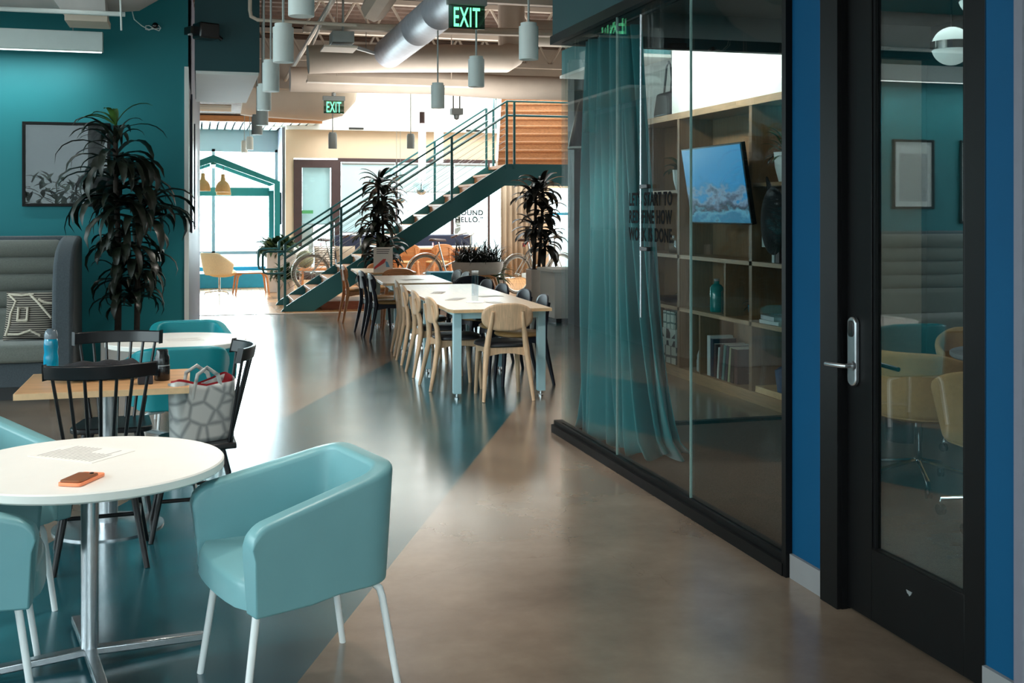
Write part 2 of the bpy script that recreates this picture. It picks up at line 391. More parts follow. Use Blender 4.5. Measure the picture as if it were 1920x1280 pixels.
def windows_wall(name, x0, x1, y0, y1, along, n, zs, zh, m='white_paint'):
    b = B(); L0, L1 = (x0, x1) if along == 'x' else (y0, y1)
    def seg(a, c, z0, z1): b.box(*((a, c, y0, y1) if along == 'x' else (x0, x1, a, c)), z0, z1)
    seg(L0, L1, 0, zs); seg(L0, L1, zh, 4.36)
    st = (L1 - L0) / n
    for i in range(n + 1):
        a = L0 + st * i; seg(max(L0, a - .16), min(L1, a + .16), zs, zh)
    struct(name, b, m, smooth=0)
    w = B(); t0 = ((y0 + y1) / 2 if along == 'x' else (x0 + x1) / 2)
    return b
windows_wall('wall_rear', -7, 2.5, -5.0, -4.8, 'x', 4, .8, 3.6)
windows_wall('wall_side', -6.2, -6.0, -4.8, 11.2, 'y', 6, .8, 3.6)
struct('window_1', B().box(-7, 2.5, -4.92, -4.9, .8, 3.6), 'window_glass', smooth=0)
struct('window_2', B().box(-6.12, -6.1, -4.8, 11.2, .8, 3.6), 'window_glass', smooth=0)

# blue wall with the door, right of the aisle
bw = B().box(2.5, 2.62, 4.10, 4.38, 0, 4.36).box(2.5, 2.62, 2.985, 3.135, 0, 4.36).box(2.5, 2.62, 3.135, 4.10, 2.62, 4.36)
struct('wall_right', bw, 'blue_paint', smooth=0)
struct('trim_wall_end', B().box(2.485, 2.63, 2.945, 2.983, 0, 4.36), 'lilac_grey', smooth=0)
struct('wall_right_near', B().box(2.5, 2.62, -4.8, 2.945, 0, 4.36), 'white_paint', smooth=0)
struct('baseboard_right', B().box(2.484, 2.5, 4.115, 4.375, 0, .105).box(2.484, 2.5, 2.99, 3.13, 0, .105), 'baseboard_grey', smooth=0)
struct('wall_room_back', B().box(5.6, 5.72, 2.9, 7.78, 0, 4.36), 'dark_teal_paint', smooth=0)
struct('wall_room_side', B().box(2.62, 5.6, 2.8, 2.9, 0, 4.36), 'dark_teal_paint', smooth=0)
struct('ceiling_meeting_room', B().box(2.62, 5.6, 2.9, 7.66, 3.06, 3.12), 'grey_panel', smooth=0)
# fascia above the glass partition
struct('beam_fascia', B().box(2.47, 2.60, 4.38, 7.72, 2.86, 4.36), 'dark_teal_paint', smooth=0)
struct('beam_end_fascia', B().box(2.60, 5.6, 7.66, 7.78, 2.88, 4.36), 'grey_panel', smooth=0)
struct('trim_head', B().box(2.455, 2.60, 4.38, 7.735, 2.80, 2.86), 'black_frame', smooth=0)
struct('trim_end_head', B().box(2.60, 5.6, 7.665, 7.745, 2.80, 2.88), 'black_frame', smooth=0)
struct('trim_sill', B().box(2.463, 2.60, 4.405, 7.735, 0, .055).box(2.485, 2.55, 4.405, 7.735, .055, .085), 'black_frame', smooth=0)
struct('trim_end_sill', B().box(2.60, 5.6, 7.67, 7.735, 0, .03), 'black_frame', smooth=0)
struct('trim_glass_post', B().box(2.468, 2.6, 4.38, 4.415, 0, 2.80), 'black_frame', smooth=0)
# glass panes of the partition
def pane(name, b): o = struct(name, b, 'partition_glass', smooth=0); return o
e = [4.415, 5.441, 6.522, 7.615]
for i in range(3):
    pane('window_%d' % (3 + i), B().box(2.502, 2.514, e[i] + .003, e[i + 1] - .003, .085, 2.80))
mat('glass_edge', (170, 200, 196), .12, var=.1)
struct('trim_glass_joint', B().box(2.501, 2.515, 5.4395, 5.4425, .085, 2.80), 'glass_edge', smooth=0)
struct('trim_glass_joint_far', B().box(2.501, 2.515, 6.5205, 6.5235, .085, 2.80), 'glass_edge', smooth=0)
pane('window_6', B().box(2.56, 3.55, 7.695, 7.705, .03, 2.80))
pane('window_7', B().box(3.56, 5.6, 7.71, 7.72, .03, 2.80))

# wall behind and above the shelves
struct('wall_shelf', B().box(4.80, 4.92, 7.78, 11.9, 0, 4.36), 'white_paint', smooth=0)
struct('wall_shelf_upper', B().box(4.44, 4.80, 7.78, 10.07, 2.535, 4.36), 'white_paint', smooth=0)
struct('beam_shelf_soffit', B().box(3.95, 4.44, 10.1, 12.0, 3.12, 3.4), 'teal_paint', smooth=0)
struct('trim_shelf_soffit', B().box(3.93, 4.44, 10.08, 12.02, 3.09, 3.12), 'white_paint', smooth=0)

# the stair hall and its windows
HX = 10.0
struct('wall_hall_right', B().box(HX, HX + .1, -6, 27, 0, 8), 'cream_paint', smooth=0)
struct('wall_hall_left', B().box(-5.1, -5, 17.66, 27, 0, 8), 'cream_paint', smooth=0)
struct('wall_hall_upper', B().box(2.5, 2.6, 17.9, 24.5, 4.3, 8), 'white_paint', smooth=0)
struct('wall_hall_upper_front', B().box(2.6, HX, 17.78, 17.9, 4.36, 8), 'white_paint', smooth=0)
fw = B()
fw.box(1.81, 1.98, 24.4, 24.6, 0, 3.4).box(1.98, HX, 24.4, 24.6, 2.74, 3.4).box(6.95, 7.72, 24.4, 24.6, 0, 2.74).box(8.55, HX, 24.4, 24.6, 0, 2.74).box(7.72, 8.55, 24.4, 24.6, 2.12, 2.74).box(7.72, 8.55, 24.4, 24.6, 0, .2)
struct('wall_far', fw, 'warm_wall', smooth=0)
struct('wall_far_upper', B().box(1.5, HX, 24.55, 24.7, 3.4, 8), 'white_paint', smooth=0)
struct('trim_ledge', B().box(1.81, HX, 24.25, 24.4, 3.34, 3.42), 'white_paint', smooth=0)
fr = B().box(2.92, 6.95, 24.36, 24.44, 2.66, 2.74)
fr.box(2.92, 2.98, 24.36, 24.44, 0, 2.66).box(5.42, 5.49, 24.37, 24.43, 0, 2.66).box(6.27, 6.32, 24.37, 24.43, 0, 2.66).box(6.9, 6.95, 24.37, 24.43, 0, 2.66).box(4.18, 4.23, 24.37, 24.43, 0, 2.66)
struct('trim_glazing', fr, 'brown_frame', smooth=0)
struct('window_8', B().box(2.98, 6.9, 24.395, 24.405, 0, 2.66), 'window_glass', smooth=0)
struct('window_10', B().box(7.72, 8.55, 24.49, 24.5, .2, 2.12), 'window_glass', smooth=0)
struct('trim_window_mullion', B().box(7.72, 8.55, 24.46, 24.54, 1.5, 1.56).box(8.40, 8.46, 24.46, 24.54, .2, 2.12), 'sea_bench', smooth=0)
# framed glass door in the far wall
d3 = struct('door_1', B().box(1.98, 2.15, 24.36, 24.44, 0, 2.7).box(2.78, 2.92, 24.36, 24.44, 0, 2.7).box(2.15, 2.78, 24.36, 24.44, 2.53, 2.7).box(2.15, 2.78, 24.36, 24.44, 0, .28), 'brown_frame', smooth=0)
obj('door_glass', B().box(2.15, 2.78, 24.395, 24.405, .28, 2.53), 'window_glass', d3, smooth=0)
obj('door_handle', B().tube([(2.83, 24.3, 1.0), (2.83, 24.3, 1.35)], .014), 'brushed_steel', d3)
# left-hand window of the hall, behind the little house
struct('wall_spandrel', B().box(-5, 1.76, 26.0, 26.2, 2.99, 3.6), 'grey_panel', smooth=0)
struct('wall_window_return', B().box(1.75, 1.81, 24.6, 26.2, 0, 3.56), 'lilac_grey', smooth=0)
struct('trim_window_frame', B().box(.30, .37, 26.0, 26.1, .34, 2.99).box(-5, 1.75, 26.0, 26.1, .62, .69).box(1.69, 1.75, 26.0, 26.1, .3, 2.99).box(-1.2, -1.13, 26, 26.1, .34, 2.99).box(-5, 1.75, 26, 26.1, 2.93, 2.99), 'grey_panel', smooth=0)
struct('window_9', B().box(-5, 1.69, 26.04, 26.05, .34, 2.95), 'window_glass', smooth=0)
struct('wall_window_plinth', B().box(-5, 1.75, 25.95, 26.2, 0, .34), 'sea_bench', smooth=0)
# slatted hung ceiling with a timber edge
sl = B()
for i in range(34):
    x = -3.2 + i * .165; sl.box(x, x + .125, 23.62, 25.98, 3.42, 3.45)
struct('ceiling_slats', sl, 'white_paint', smooth=0)
struct('trim_slat_backing', B().box(-3.2, 2.45, 23.62, 25.98, 3.5, 3.53), 'navy_panel', smooth=0)
struct('trim_timber_edge', B().box(-3.3, 2.5, 23.55, 23.62, 3.42, 3.54), 'warm_oak', smooth=0)

# ------------------------------------------------------------------ armchairs
def armchair(label, loc, rz, vinyl, group=None):
    """rounded tub chair, front towards +y"""
    t = thing('armchair', label, 'chair', loc, rz, group)
    path = fillet([(.342, .27), (.262, -.275), (-.262, -.275), (-.342, .27)], [0, .13, .13, 0], 8)
    # resample the straight arms too
    P = [Vector(p) for p in path]
    q_ = [0, .02, .045, .07, .10, .13, .3, .5, .75]
    P = [P[0].lerp(P[1], k) for k in q_] + P[1:-1] + [P[-2].lerp(P[-1], 1 - k) for k in q_[::-1]]
    n = len(P); b = B(); vs = []; fs = []; th = .074
    for i, p in enumerate(P):
        a = P[max(0, i - 1)]; c = P[min(n - 1, i + 1)]; tg = (c - a).normalized(); nr = Vector((tg.y, -tg.x))  # outward
        if nr.dot(p) < 0: nr = -nr
        top = .755 - max(0, (p.y + .275)) / .545 * .125
        if p.y > .205: top -= .05 * (1 - max(0, 1 - ((p.y - .205) / .065) ** 2) ** .5)         # arm ends round off
        bt = .352 + (.012 if p.y < 0 else 0)
        q = p - nr * th
        lo = p * .93; lq = q * .93
        rings = [(lo.x, lo.y, bt), (p.x * .965, p.y * .965, bt + .18), (p.x, p.y, top - .012), (p.x - nr.x * .012, p.y - nr.y * .012, top), (q.x + nr.x * .012, q.y + nr.y * .012, top), (q.x, q.y, top - .012), (q.x * .965, q.y * .965, bt + .18), (lq.x, lq.y, bt)]
        vs += rings
    m = 8
    for i in range(n - 1):
        for j in range(m):
            j2 = (j + 1) % m; fs.append((i * m + j, (i + 1) * m + j, (i + 1) * m + j2, i * m + j2))
    fs.append(tuple(range(m))); fs.append(tuple((n - 1) * m + j for j in range(m - 1, -1, -1)))
    b.add(vs, fs)
    obj('shell', b, vinyl, t, bevel=.02, seg=3, smooth=60)
    inner = [tuple(p * .9) for p in P]
    inner = [(x * .90, y) for x, y in inner]
    out = [(x, y) for x, y in inner if y < .2]
    k = 9
    for i in range(k):                                              # bowed front edge
        s = -1 + 2 * i / (k - 1); out.append((s * .265, .25 + .045 * (1 - s * s) ** .5))
    b2 = B(); vs = [(x, y, .362) for x, y in out] + [(x * .99, y * .99, .43) for x, y in out] + [(x * .95, y * .95, .452) for x, y in out] + [(0, .0, .462)]
    m2 = len(out); fs = [tuple(range(m2 - 1, -1, -1))]
    for r in range(2):
        for i in range(m2): fs.append((r * m2 + i, r * m2 + (i + 1) % m2, (r + 1) * m2 + (i + 1) % m2, (r + 1) * m2 + i))
    for i in range(m2): fs.append((2 * m2 + i, 2 * m2 + (i + 1) % m2, 3 * m2))
    b2.add(vs, fs)
    obj('seat', b2, vinyl, t, smooth=60)
    for sx in (-1, 1):
        for sy, yb, yf in ((1, .2, .262), (-1, -.2, -.268)):
            lg = B().tube([(sx * .10, yb * .8, .351), (sx * .185, yb, .350), (sx * .205, yb + sy * .012, .338), (sx * .214, yb + sy * .018, .31), (sx * .236, yf, .0)], [.0125] * 4 + [.0115], 10)
            obj('leg', lg, 'white_metal', t)
    return t
arm = armchair('pale blue tub armchair with white legs, whole in view beside the round table', (.325, 3.87, 0), 106, 'pale_vinyl', 'pale blue armchairs')
dup(arm, 'pale blue tub armchair cut by the picture edge, one bent white leg showing', (-.79, 4.07, 0), -84)
dup(arm, 'pale blue tub armchair behind the front round table, mostly hidden by it', (-.90, 4.86, 0), -140)
arm2 = armchair('deep teal tub armchair turned away, its broad back facing the wooden table', (-.115, 7.48, 0), 4, 'teal_vinyl', 'deep teal armchairs')
dup(arm2, 'deep teal tub armchair behind the second round table, only the top of its back showing', (-.06, 8.78, 0), 184)

# ------------------------------------------------------------------ round tables
def round_table(label, loc, rz, rad, h):
    t = thing('round_table', label, 'table', loc, rz, 'white round tables')
    obj('tabletop', B().lathe([(rad - .010, h - .036), (rad, h - .029), (rad, h - .005), (rad - .005, h)], 72), 'table_white', t, smooth=30)
    obj('pole', B().lathe([(.030, .05), (.030, h - .04), (.11, h - .034), (.11, h - .028)], 20), 'brushed_steel', t)
    b = B()
    for k in range(4):
        b0 = len(b.v); b.prism([(0, -.022, .03), (.40, -.018, .012), (.40, .018, .012), (0, .022, .03)], (0, 0, .028)); b.xf(Matrix.Rotation(PI / 2 * k, 4, 'Z'), b0)
    obj('base', b, 'brushed_steel', t, bevel=.005)
    return t
round_table('white round table on a steel pole with a cross base, phone on top', (-.369, 4.225, 0), 12, .462, .71)
round_table('white round table between the two deep teal armchairs', (-.14, 8.08, 0), 30, .47, .71)
def sheet(label, loc, rz, w, h, lines=9, cat='paper', group=None, m='paper', pm='print_grey', name='paper_sheet'):
    o = thing(name, label, cat, loc, rz, group)
    obj('sheet', B().box(-w / 2, w / 2, -h / 2, h / 2, 0, .0012), m, o, smooth=0)
    b = B(); rnd = random.Random(len(label))
    for i in range(lines):
        y = h * .40 - i * h * .8 / max(1, lines - 1); x0 = -w * .42; x1 = w * (.42 if rnd.random() > .3 else .1)
        b.box(x0, x1, y - h * .012, y + h * .012, .0013, .0016)
    obj('print', b, pm, o, smooth=0)
    return o
sheet('white printed sheet lying on the front round table behind the phone', (-.41, 4.38, .7102), 52, .22, .30, 14)
sheet('printed notice sheet on the second round table', (-.10, 8.06, .7102), 10, .26, .18, 7)
ph = thing('phone', 'brown-backed mobile phone resting in an orange case on the front round table', 'phone', (-.368, 3.935, .711), -25)
obj('case', B().prism([(x, y, 0) for x, y in rrect(-.041, .041, -.08, .08, .012)], (0, 0, .011)), 'orange_case', ph, bevel=.002)
obj('back_panel', B().prism([(x, y, .011) for x, y in rrect(-.036, .036, -.075, .045, .01)], (0, 0, .007)), 'phone_brown', ph, bevel=.002, label='brown back panel')
obj('camera_lens', B().lathe([(.007, .018), (.007, .0205), (.005, .021)], 12, (.018, .03, 0)), 'black_plastic', ph)

# ------------------------------------------------------------------ wooden table with things on it
wt = thing('cafe_table', 'square oak-topped cafe table on a steel column, pouch and flasks on top', 'table', (-.437, 6.015, 0))
obj('tabletop', B().box(-.393, .393, -.335, .335, .712, .74), 'oak_top', wt, bevel=.002)
obj('edge_band', B().box(-.396, .396, -.338, -.335, .711, .7405).box(.393, .396, -.335, .338, .711, .7405).box(-.396, -.393, -.335, .338, .711, .7405).box(-.393, .393, .335, .338, .711, .7405), 'ash_edge', wt, smooth=0, label='pale edge banding')
obj('column', B().lathe([(.046, .03), (.046, .69), (.16, .70), (.16, .712)], 24), 'brushed_steel', wt)
obj('base', B().lathe([(.27, 0), (.27, .008), (.10, .022), (.05, .03)], 40), 'brushed_steel', wt)
wb = thing('water_bottle', 'translucent blue water bottle with a smoky cap on the wooden table', 'bottle', (-.735, 6.25, .741))
obj('body', B().lathe([(.034, 0), (.037, .01), (.037, .10), (.033, .125), (.036, .15), (.034, .185), (.031, .195)], 24), 'teal_plastic', wb)
obj('cap', B().lathe([(.033, .195), (.033, .215), (.028, .235), (.016, .246), (.0, .248)], 20), 'smoke_plastic', wb)
bp = obj('bag_pouch', B().grid(lambda u, v: (-.22 + .44 * u + .0, (.10 + .01 * math.sin(9 * u)) * math.cos(2 * PI * v) * max(.25, min(1, 8 * min(u, 1 - u))) , .046 + .042 * math.sin(2 * PI * v) * max(.3, min(1, 7 * min(u, 1 - u))) + .005 * math.sin(23 * u + 4 * v)), 28, 15), 'black_fabric', None, solid=.004)
bp.location = (-.475, 6.085, .742); bp.rotation_euler = (0, 0, R(12)); tag(bp, 'soft black fabric pouch lying along the wooden table', 'bag')
bx = obj('dark_box', B().box(-.036, .036, -.034, .034, 0, .068), 'dark_box', None, bevel=.003); bx.location = (-.252, 5.86, .741); bx.rotation_euler = (0, 0, R(4)); tag(bx, 'small matt charcoal cube on the wooden table beside the black flask', 'box')
fl = thing('flask', 'glossy black insulated flask on the wooden table', 'bottle', (-.175, 5.955, .741))
obj('body', B().lathe([(.036, 0), (.039, .004), (.039, .068), (.037, .074)], 24), 'black_plastic', fl)
obj('ring', B().lathe([(.0375, .074), (.0375, .079)], 24), 'silver', fl)
obj('lid', B().lathe([(.037, .079), (.037, .118), (.030, .132), (.030, .150), (.026, .156), (0, .157)], 24), 'black_plastic', fl)

# ------------------------------------------------------------------ black spindle chairs
def spindle_chair(label, loc, rz, group):
    t = thing('spindle_chair', label, 'chair', loc, rz, group)
    out = fillet([(-.17, -.2), (-.22, .17), (.22, .17), (.17, -.2), (-.17, -.2)], [0, .1, .1, .06, 0], 6)[:-1]
    obj('seat', B().prism([(x, y, .425) for x, y in out], (0, 0, .03)), 'black_wood', t, bevel=.008, seg=3)
    for sx in (-1, 1):
        obj('leg', B().tube([(sx * .13, .12, .427), (sx * .205, .205, 0)], [.016, .013], 10), 'black_wood', t)
        obj('leg', B().tube([(sx * .12, -.13, .427), (sx * .195, -.235, 0)], [.016, .013], 10), 'black_wood', t)
        obj('stretcher', B().tube([(sx * .171, .167, .19), (sx * .161, -.188, .19)], .010, 8), 'black_wood', t)
    obj('stretcher', B().tube([(-.166, -.01, .19), (.166, -.01, .19)], .010, 8), 'black_wood', t)
    f = lambda s: (s * .232, -.285 + .085 * s * s)
    b = B(); n = 17; vs = []; fs = []
    for i in range(n):
        s = -1 + 2 * i / (n - 1); x, y = f(s); tx, ty = .232, .17 * s; l = math.hypot(tx, ty); nx, ny = -ty / l, tx / l
        for (o, z) in ((-.011, .858), (.011, .858), (.009, .922), (-.013, .922)): vs.append((x + nx * o, y + ny * o - (z - .858) * .18, z))
    for i in range(n - 1):
        for j in range(4): fs.append((i * 4 + j, (i + 1) * 4 + j, (i + 1) * 4 + (j + 1) % 4, i * 4 + (j + 1) % 4))
    fs += [(3, 2, 1, 0), tuple((n - 1) * 4 + j for j in range(4))]
    b.add(vs, fs); obj('top_rail', b, 'black_wood', t, bevel=.005)
    for k in range(7):
        s = -1 + k / 3; x, y = f(s * .86)
        obj('spindle', B().tube([(s * .135, -.165 - .012 * (1 - s * s), .45), (x, y, .862)], [.0085, .0075], 8), 'black_wood', t)
    return t
sp = spindle_chair('black spindle-back chair whose back stands in front of the fabric pouch', (-.43, 5.50, 0), 4, 'black spindle chairs')
dup(sp, 'black spindle-back chair on the far side of the wooden table, facing the viewer', (-.44, 6.42, 0), 178)
dup(sp, 'black spindle-back chair seen edge-on at the end of the wooden table, holding the snakeskin handbag', (-.02, 5.86, 0), 92)

# handbag leaning in that chair
hb = thing('handbag', 'grey snakeskin tote handbag with red lining sitting on the black chair', 'handbag', (.02, 5.83, .456), 30)
def bagside(u, v):
    a = 2 * PI * u; k = 1 + .0 * v; wx = .155 + .02 * v; wy = .085 - .035 * v
    cx = math.copysign(abs(math.cos(a)) ** .55, math.cos(a)); sy = math.copysign(abs(math.sin(a)) ** .55, math.sin(a))
    sag = .02 * math.sin(3 * a + 1) * v
    return (wx * cx, wy * sy + sag * .6, .30 * v - .03 * v * (1 - abs(cx)) + .012 * math.sin(2 * a) * v)
m = mat('snakeskin', (176, 182, 182), .38, var=.1)
nt = m.node_tree; vo = nt.nodes.new('ShaderNodeTexVoronoi'); vo.inputs['Scale'].default_value = 11; vo.feature = 'DISTANCE_TO_EDGE'
tcn = nt.nodes.new('ShaderNodeTexCoord'); nt.links.new(tcn.outputs['Object'], vo.inputs['Vector'])
rp = nt.nodes.new('ShaderNodeValToRGB'); rp.color_ramp.elements[0].position = .02; rp.color_ramp.elements[0].color = lin((134, 140, 141)); rp.color_ramp.elements[1].position = .16; rp.color_ramp.elements[1].color = lin((186, 190, 188))
nt.links.new(vo.outputs['Distance'], rp.inputs[0]); nt.links.new(rp.outputs[0], nt.nodes['Principled BSDF'].inputs['Base Color'])
obj('body', B().grid(bagside, 40, 12, True).add([(.14 * math.cos(2 * PI * i / 16), .08 * math.sin(2 * PI * i / 16), .002) for i in range(16)], [tuple(range(16))]), 'snakeskin', hb, solid=.004, smooth=70)
obj('lining', B().grid(lambda u, v: tuple(c * .93 for c in bagside(u, .72 + .27 * v)[:2]) + (bagside(u, .72 + .3 * v)[2] + .004,), 40, 4, True), 'red_lining', hb, label='red lining')
for sy in (-1, 1):
    obj('strap', B().tube([(-.08, sy * .045, .17), (-.075, sy * .05, .25), (-.045, sy * .055 + .02, .33), (.01, sy * .05 + .02, .36), (.06, sy * .05, .32), (.085, sy * .048, .24), (.09, sy * .045, .17)], .0105, 8, sx=.5), 'snakeskin', hb)

# ------------------------------------------------------------------ sofa, cushion, picture, switch, planter
so = thing('sofa', 'high-backed grey channel-tufted sofa against the teal wall', 'sofa', (-2.3, 10.65, 0))
x0, x1 = -1.35, 1.28                                                # local: x along the wall, y towards the wall
def roll(zc, rz_, y=.06, ry=.075, xa=-1.35, xb=1.12):
    return B().tube([(xa, y, zc), (xa + .03, y, zc), (xb - .03, y, zc), (xb, y, zc)], [rz_ * .86, rz_, rz_, rz_ * .86], 16, sx=ry / rz_, up=(0, 0, 1))
obj('seat', B().prism([(-.56, .30), (-.56, .47), (-.53, .49), (.02, .475), (.02, .30)] and [(-1.35, a, c) for a, c in ((-.56, .33), (-.575, .40), (-.56, .465), (-.52, .485), (.02, .475), (.02, .33))], (2.47, 0, 0)), 'sofa_grey', so, bevel=.02, seg=3)
obj('base', B().box(-1.35, 1.13, -.52, .18, .12, .33), 'sofa_side', so, bevel=.01)
obj('plinth', B().box(-1.3, 1.08, -.38, .15, 0, .12), 'black_wood', so)
obj('back_shell', B().box(-1.35, 1.28, .07, .20, .12, 1.375), 'sofa_side', so, bevel=.03, seg=3)
bb = B().prism([(-1.35, a, c) for a, c in ((-.02, .47), (-.045, .6), (-.045, .70), (.0, .745), (.12, .745), (.12, .47))], (2.47, 0, 0))
obj('lumbar', bb, 'sofa_grey', so, bevel=.015, seg=3)
for i in range(4): obj('channel', roll(.82 + i * .148, .079), 'sofa_grey', so)
obj('piping', B().tube([(-1.35, .1, 1.36), (1.22, .1, 1.365), (1.27, .05, 1.35), (1.275, -.1, 1.30)], .012, 8), 'sofa_grey', so)
obj('arm', B().prism([(1.12, a, c) for a, c in ((-.58, .12), (-.585, .70), (-.57, .95), (-.50, 1.15), (-.36, 1.27), (-.12, 1.34), (.12, 1.375), (.20, 1.375), (.20, .12))], (.17, 0, 0)), 'sofa_side', so, bevel=.035, seg=3)
# black-and-cream cushion
def cushmat():
    m = bpy.data.materials.new('cushion_weave'); m.use_nodes = True; nt = m.node_tree; p = nt.nodes['Principled BSDF']; p.inputs['Roughness'].default_value = .95
    tc = nt.nodes.new('ShaderNodeTexCoord'); wv = nt.nodes.new('ShaderNodeTexWave'); wv.bands_direction = 'Z'; wv.inputs['Scale'].default_value = 17; wv.inputs['Distortion'].default_value = .6
    nt.links.new(tc.outputs['Object'], wv.inputs['Vector']); rp = nt.nodes.new('ShaderNodeValToRGB'); rp.color_ramp.elements[0].position = .42; rp.color_ramp.elements[1].position = .56
    rp.color_ramp.elements[0].color = lin((34, 30, 30)); rp.color_ramp.elements[1].color = lin((150, 142, 130))
    nt.links.new(wv.outputs[0], rp.inputs[0]); nt.links.new(rp.outputs[0], p.inputs['Base Color']); MATS['cushion_weave'] = m
cushmat()
cu = thing('cushion', 'black and cream patterned cushion leaning in the corner of the sofa', 'cushion', (-1.40, 10.42, .485), -6)
def pil(u, v, s):
    x = 2 * u - 1; z = 2 * v - 1; e = (1 - abs(x) ** 3) * (1 - abs(z) ** 3)
    return (x * .215 * (1 - .06 * (1 - z * z)), s * (.012 + .075 * max(0, e) ** .6), .215 + z * .215 * (1 - .06 * (1 - x * x)))
tilt = Matrix.Rotation(R(-18), 4, 'X')
obj('cover', B().grid(lambda u, v: pil(u, v, -1), 17, 17).grid(lambda u, v: pil(1 - u, v, 1), 17, 17).xf(tilt), 'cushion_weave', cu, smooth=70)
def onp(x, z): p = pil((x / .215 + 1) / 2, (z / .215) / 2, -1); return (p[0], p[1] - .004, p[2])
for path in ([(-.09, .15), (-.01, .15), (-.01, .27), (-.09, .27), (-.09, .15), (-.01, .15)],):
    obj('cord', B().tube([onp(*q) for q in path], .0135, 8).xf(tilt), 'cord_cream', cu, label='cream appliqued cord')
for path in ([(-.19, .40), (-.12, .33), (-.16, .22), (-.165, .12), (-.19, .03)], [(-.02, .41), (.06, .33), (.13, .25), (.19, .18)], [(.19, .31), (.12, .32), (.07, .35)], [(-.19, .40), (-.08, .39), (.02, .405)], [(-.17, .04), (-.08, .03), (.02, .06), (.10, .02)]):
    obj('cord', B().tube([onp(*q) for q in path], .0105, 8).xf(tilt), 'cord_cream', cu)

def framed(label, x0, x1, z0, z1, y, m_print, mw=.05, prints=None, group=None):
    t = thing('picture_frame', label, 'picture', ((x0 + x1) / 2, y, z0), 0, group)
    w = (x1 - x0) / 2; h = z1 - z0; f = .028
    fr = B().box(-w, w, -.03, 0, 0, f).box(-w, w, -.03, 0, h - f, h).box(-w, -w + f, -.03, 0, f, h - f).box(w - f, w, -.03, 0, f, h - f)
    obj('frame', fr, 'black_frame', t, bevel=.003)
    obj('print', B().box(-w + f, w - f, -.010, -.004, f, h - f), m_print, t, smooth=0)
    if prints: obj('artwork', B().box(-w + f + mw, w - f - mw, -.0115, -.010, f + mw, h - f - mw * 2.2), prints, t, smooth=0)
    obj('glass', B().box(-w + f, w - f, -.018, -.014, f, h - f), 'picture_glass', t, smooth=0)
    return t
mat('photo_dark', (30, 32, 36), .6, var=.5, scale=5)
framed('black-framed dark print on the teal wall behind the tall plant, windows mirrored in its glass', -1.563, -.795, 1.64, 2.425, 11.2, 'photo_dark')
framed('black-framed print with a wide pale mount on the teal wall, mirrored in the glass door', -3.15, -2.6, 1.62, 2.42, 11.2, 'paper', .06, 'print_grey')
framed('black-framed pale leaf print further along the teal wall, mirrored in the glass door', -4.1, -3.5, 1.45, 2.42, 11.2, 'paper', .2, 'leaf_mid')
sw = thing('light_switch', 'white rocker light switch plate on the teal wall', 'switch', (-.345, 11.2, 1.175))
obj('plate', B().box(-.036, .036, -.006, 0, -.058, .058), 'white_paint', sw, bevel=.002); obj('rocker', B().box(-.017, .017, -.010, -.006, -.034, .034), 'white_metal', sw, bevel=.002)

def leaf_strip(b, base, az, el, length, width, droop, n=7, roll=0):
    p = Vector(base); e = el; step = length / n; L = []
    for i in range(n + 1):
        L.append((p.copy(), e)); d = Vector((math.cos(az) * math.cos(e), math.sin(az) * math.cos(e), math.sin(e))); p += d * step; e -= droop / n * (0.4 + 1.2 * i / n)
    o = len(b.v); side = Vector((-math.sin(az + roll), math.cos(az + roll), 0))
    for i, (q, e) in enumerate(L):
        t = i / n; w = width * (math.sin(PI * min(1, (t * .92 + .08))) ** .7) * .5 + .001
        up = Vector((-math.cos(az) * math.sin(e), -math.sin(az) * math.sin(e), math.cos(e)))
        b.v += [tuple(q - side * w + up * w * .35), tuple(q), tuple(q + side * w + up * w * .35)]
    for i in range(n):
        a = o + i * 3; b.f += [(a, a + 1, a + 4, a + 3), (a + 1, a + 2, a + 5, a + 4)]
def crown(b, c, n, length, width, rnd, el=(10, 75), droop=(1.5, 2.6), spread=.12):
    for i in range(n):
        az = i * 2.399 + rnd.random() * .5; t = i / n
        z = c[2] - spread * t; e = R(el[1] + (el[0] - el[1]) * t + rnd.uniform(-10, 10))
        leaf_strip(b, (c[0] + .015 * math.cos(az), c[1] + .015 * math.sin(az), z), az, e, length * rnd.uniform(.75, 1.15), width * rnd.uniform(.8, 1.2), rnd.uniform(*droop), 7, rnd.uniform(-.3, .3))
rnd = random.Random(4)
dp = thing('dracaena_plant', 'tall drooping corn plant in a white planter beside the sofa, bright leaves at its tip', 'plant', (-.55, 10.60, 0))
obj('planter', B().box(-.27, .25, -.2, .2, 0, .48), 'planter_white', dp, bevel=.006)
obj('soil', B().box(-.25, .23, -.18, .18, .48, .485), 'soil', dp, smooth=0)
tr = B().tube([(-.14, 0, .48), (-.13, .01, 1.2), (-.155, .0, 1.8), (-.16, 0, 2.36)], [.03, .026, .024, .02], 10)
tr2 = B().tube([(.02, .03, .48), (.03, .02, 1.1), (.05, .0, 1.62)], [.026, .024, .02], 10)
obj('trunk', tr, 'bark', dp); obj('trunk', tr2, 'bark', dp)
b = B()
def hang(c, n, length, width, el=(5, 45), droop=(2.3, 3.3), spread=.25, sc=1.0):
    for i in range(n):
        az = rnd.random() * 2 * PI; z = c[2] - spread * rnd.random()
        leaf_strip(b, (c[0] + .02 * math.cos(az), c[1] + .02 * math.sin(az), z), az, R(rnd.uniform(*el)), length * rnd.uniform(.6, 1.15), width * rnd.uniform(.7, 1.2), rnd.uniform(*droop), 7, rnd.uniform(-.4, .4))
hang((-.16, 0, 2.32), 16, .52, .055, (20, 60), (1.9, 2.8), .15)
hang((-.16, 0, 2.12), 34, .60, .075, (0, 40))
hang((-.14, 0, 1.86), 40, .62, .08, (-10, 35))
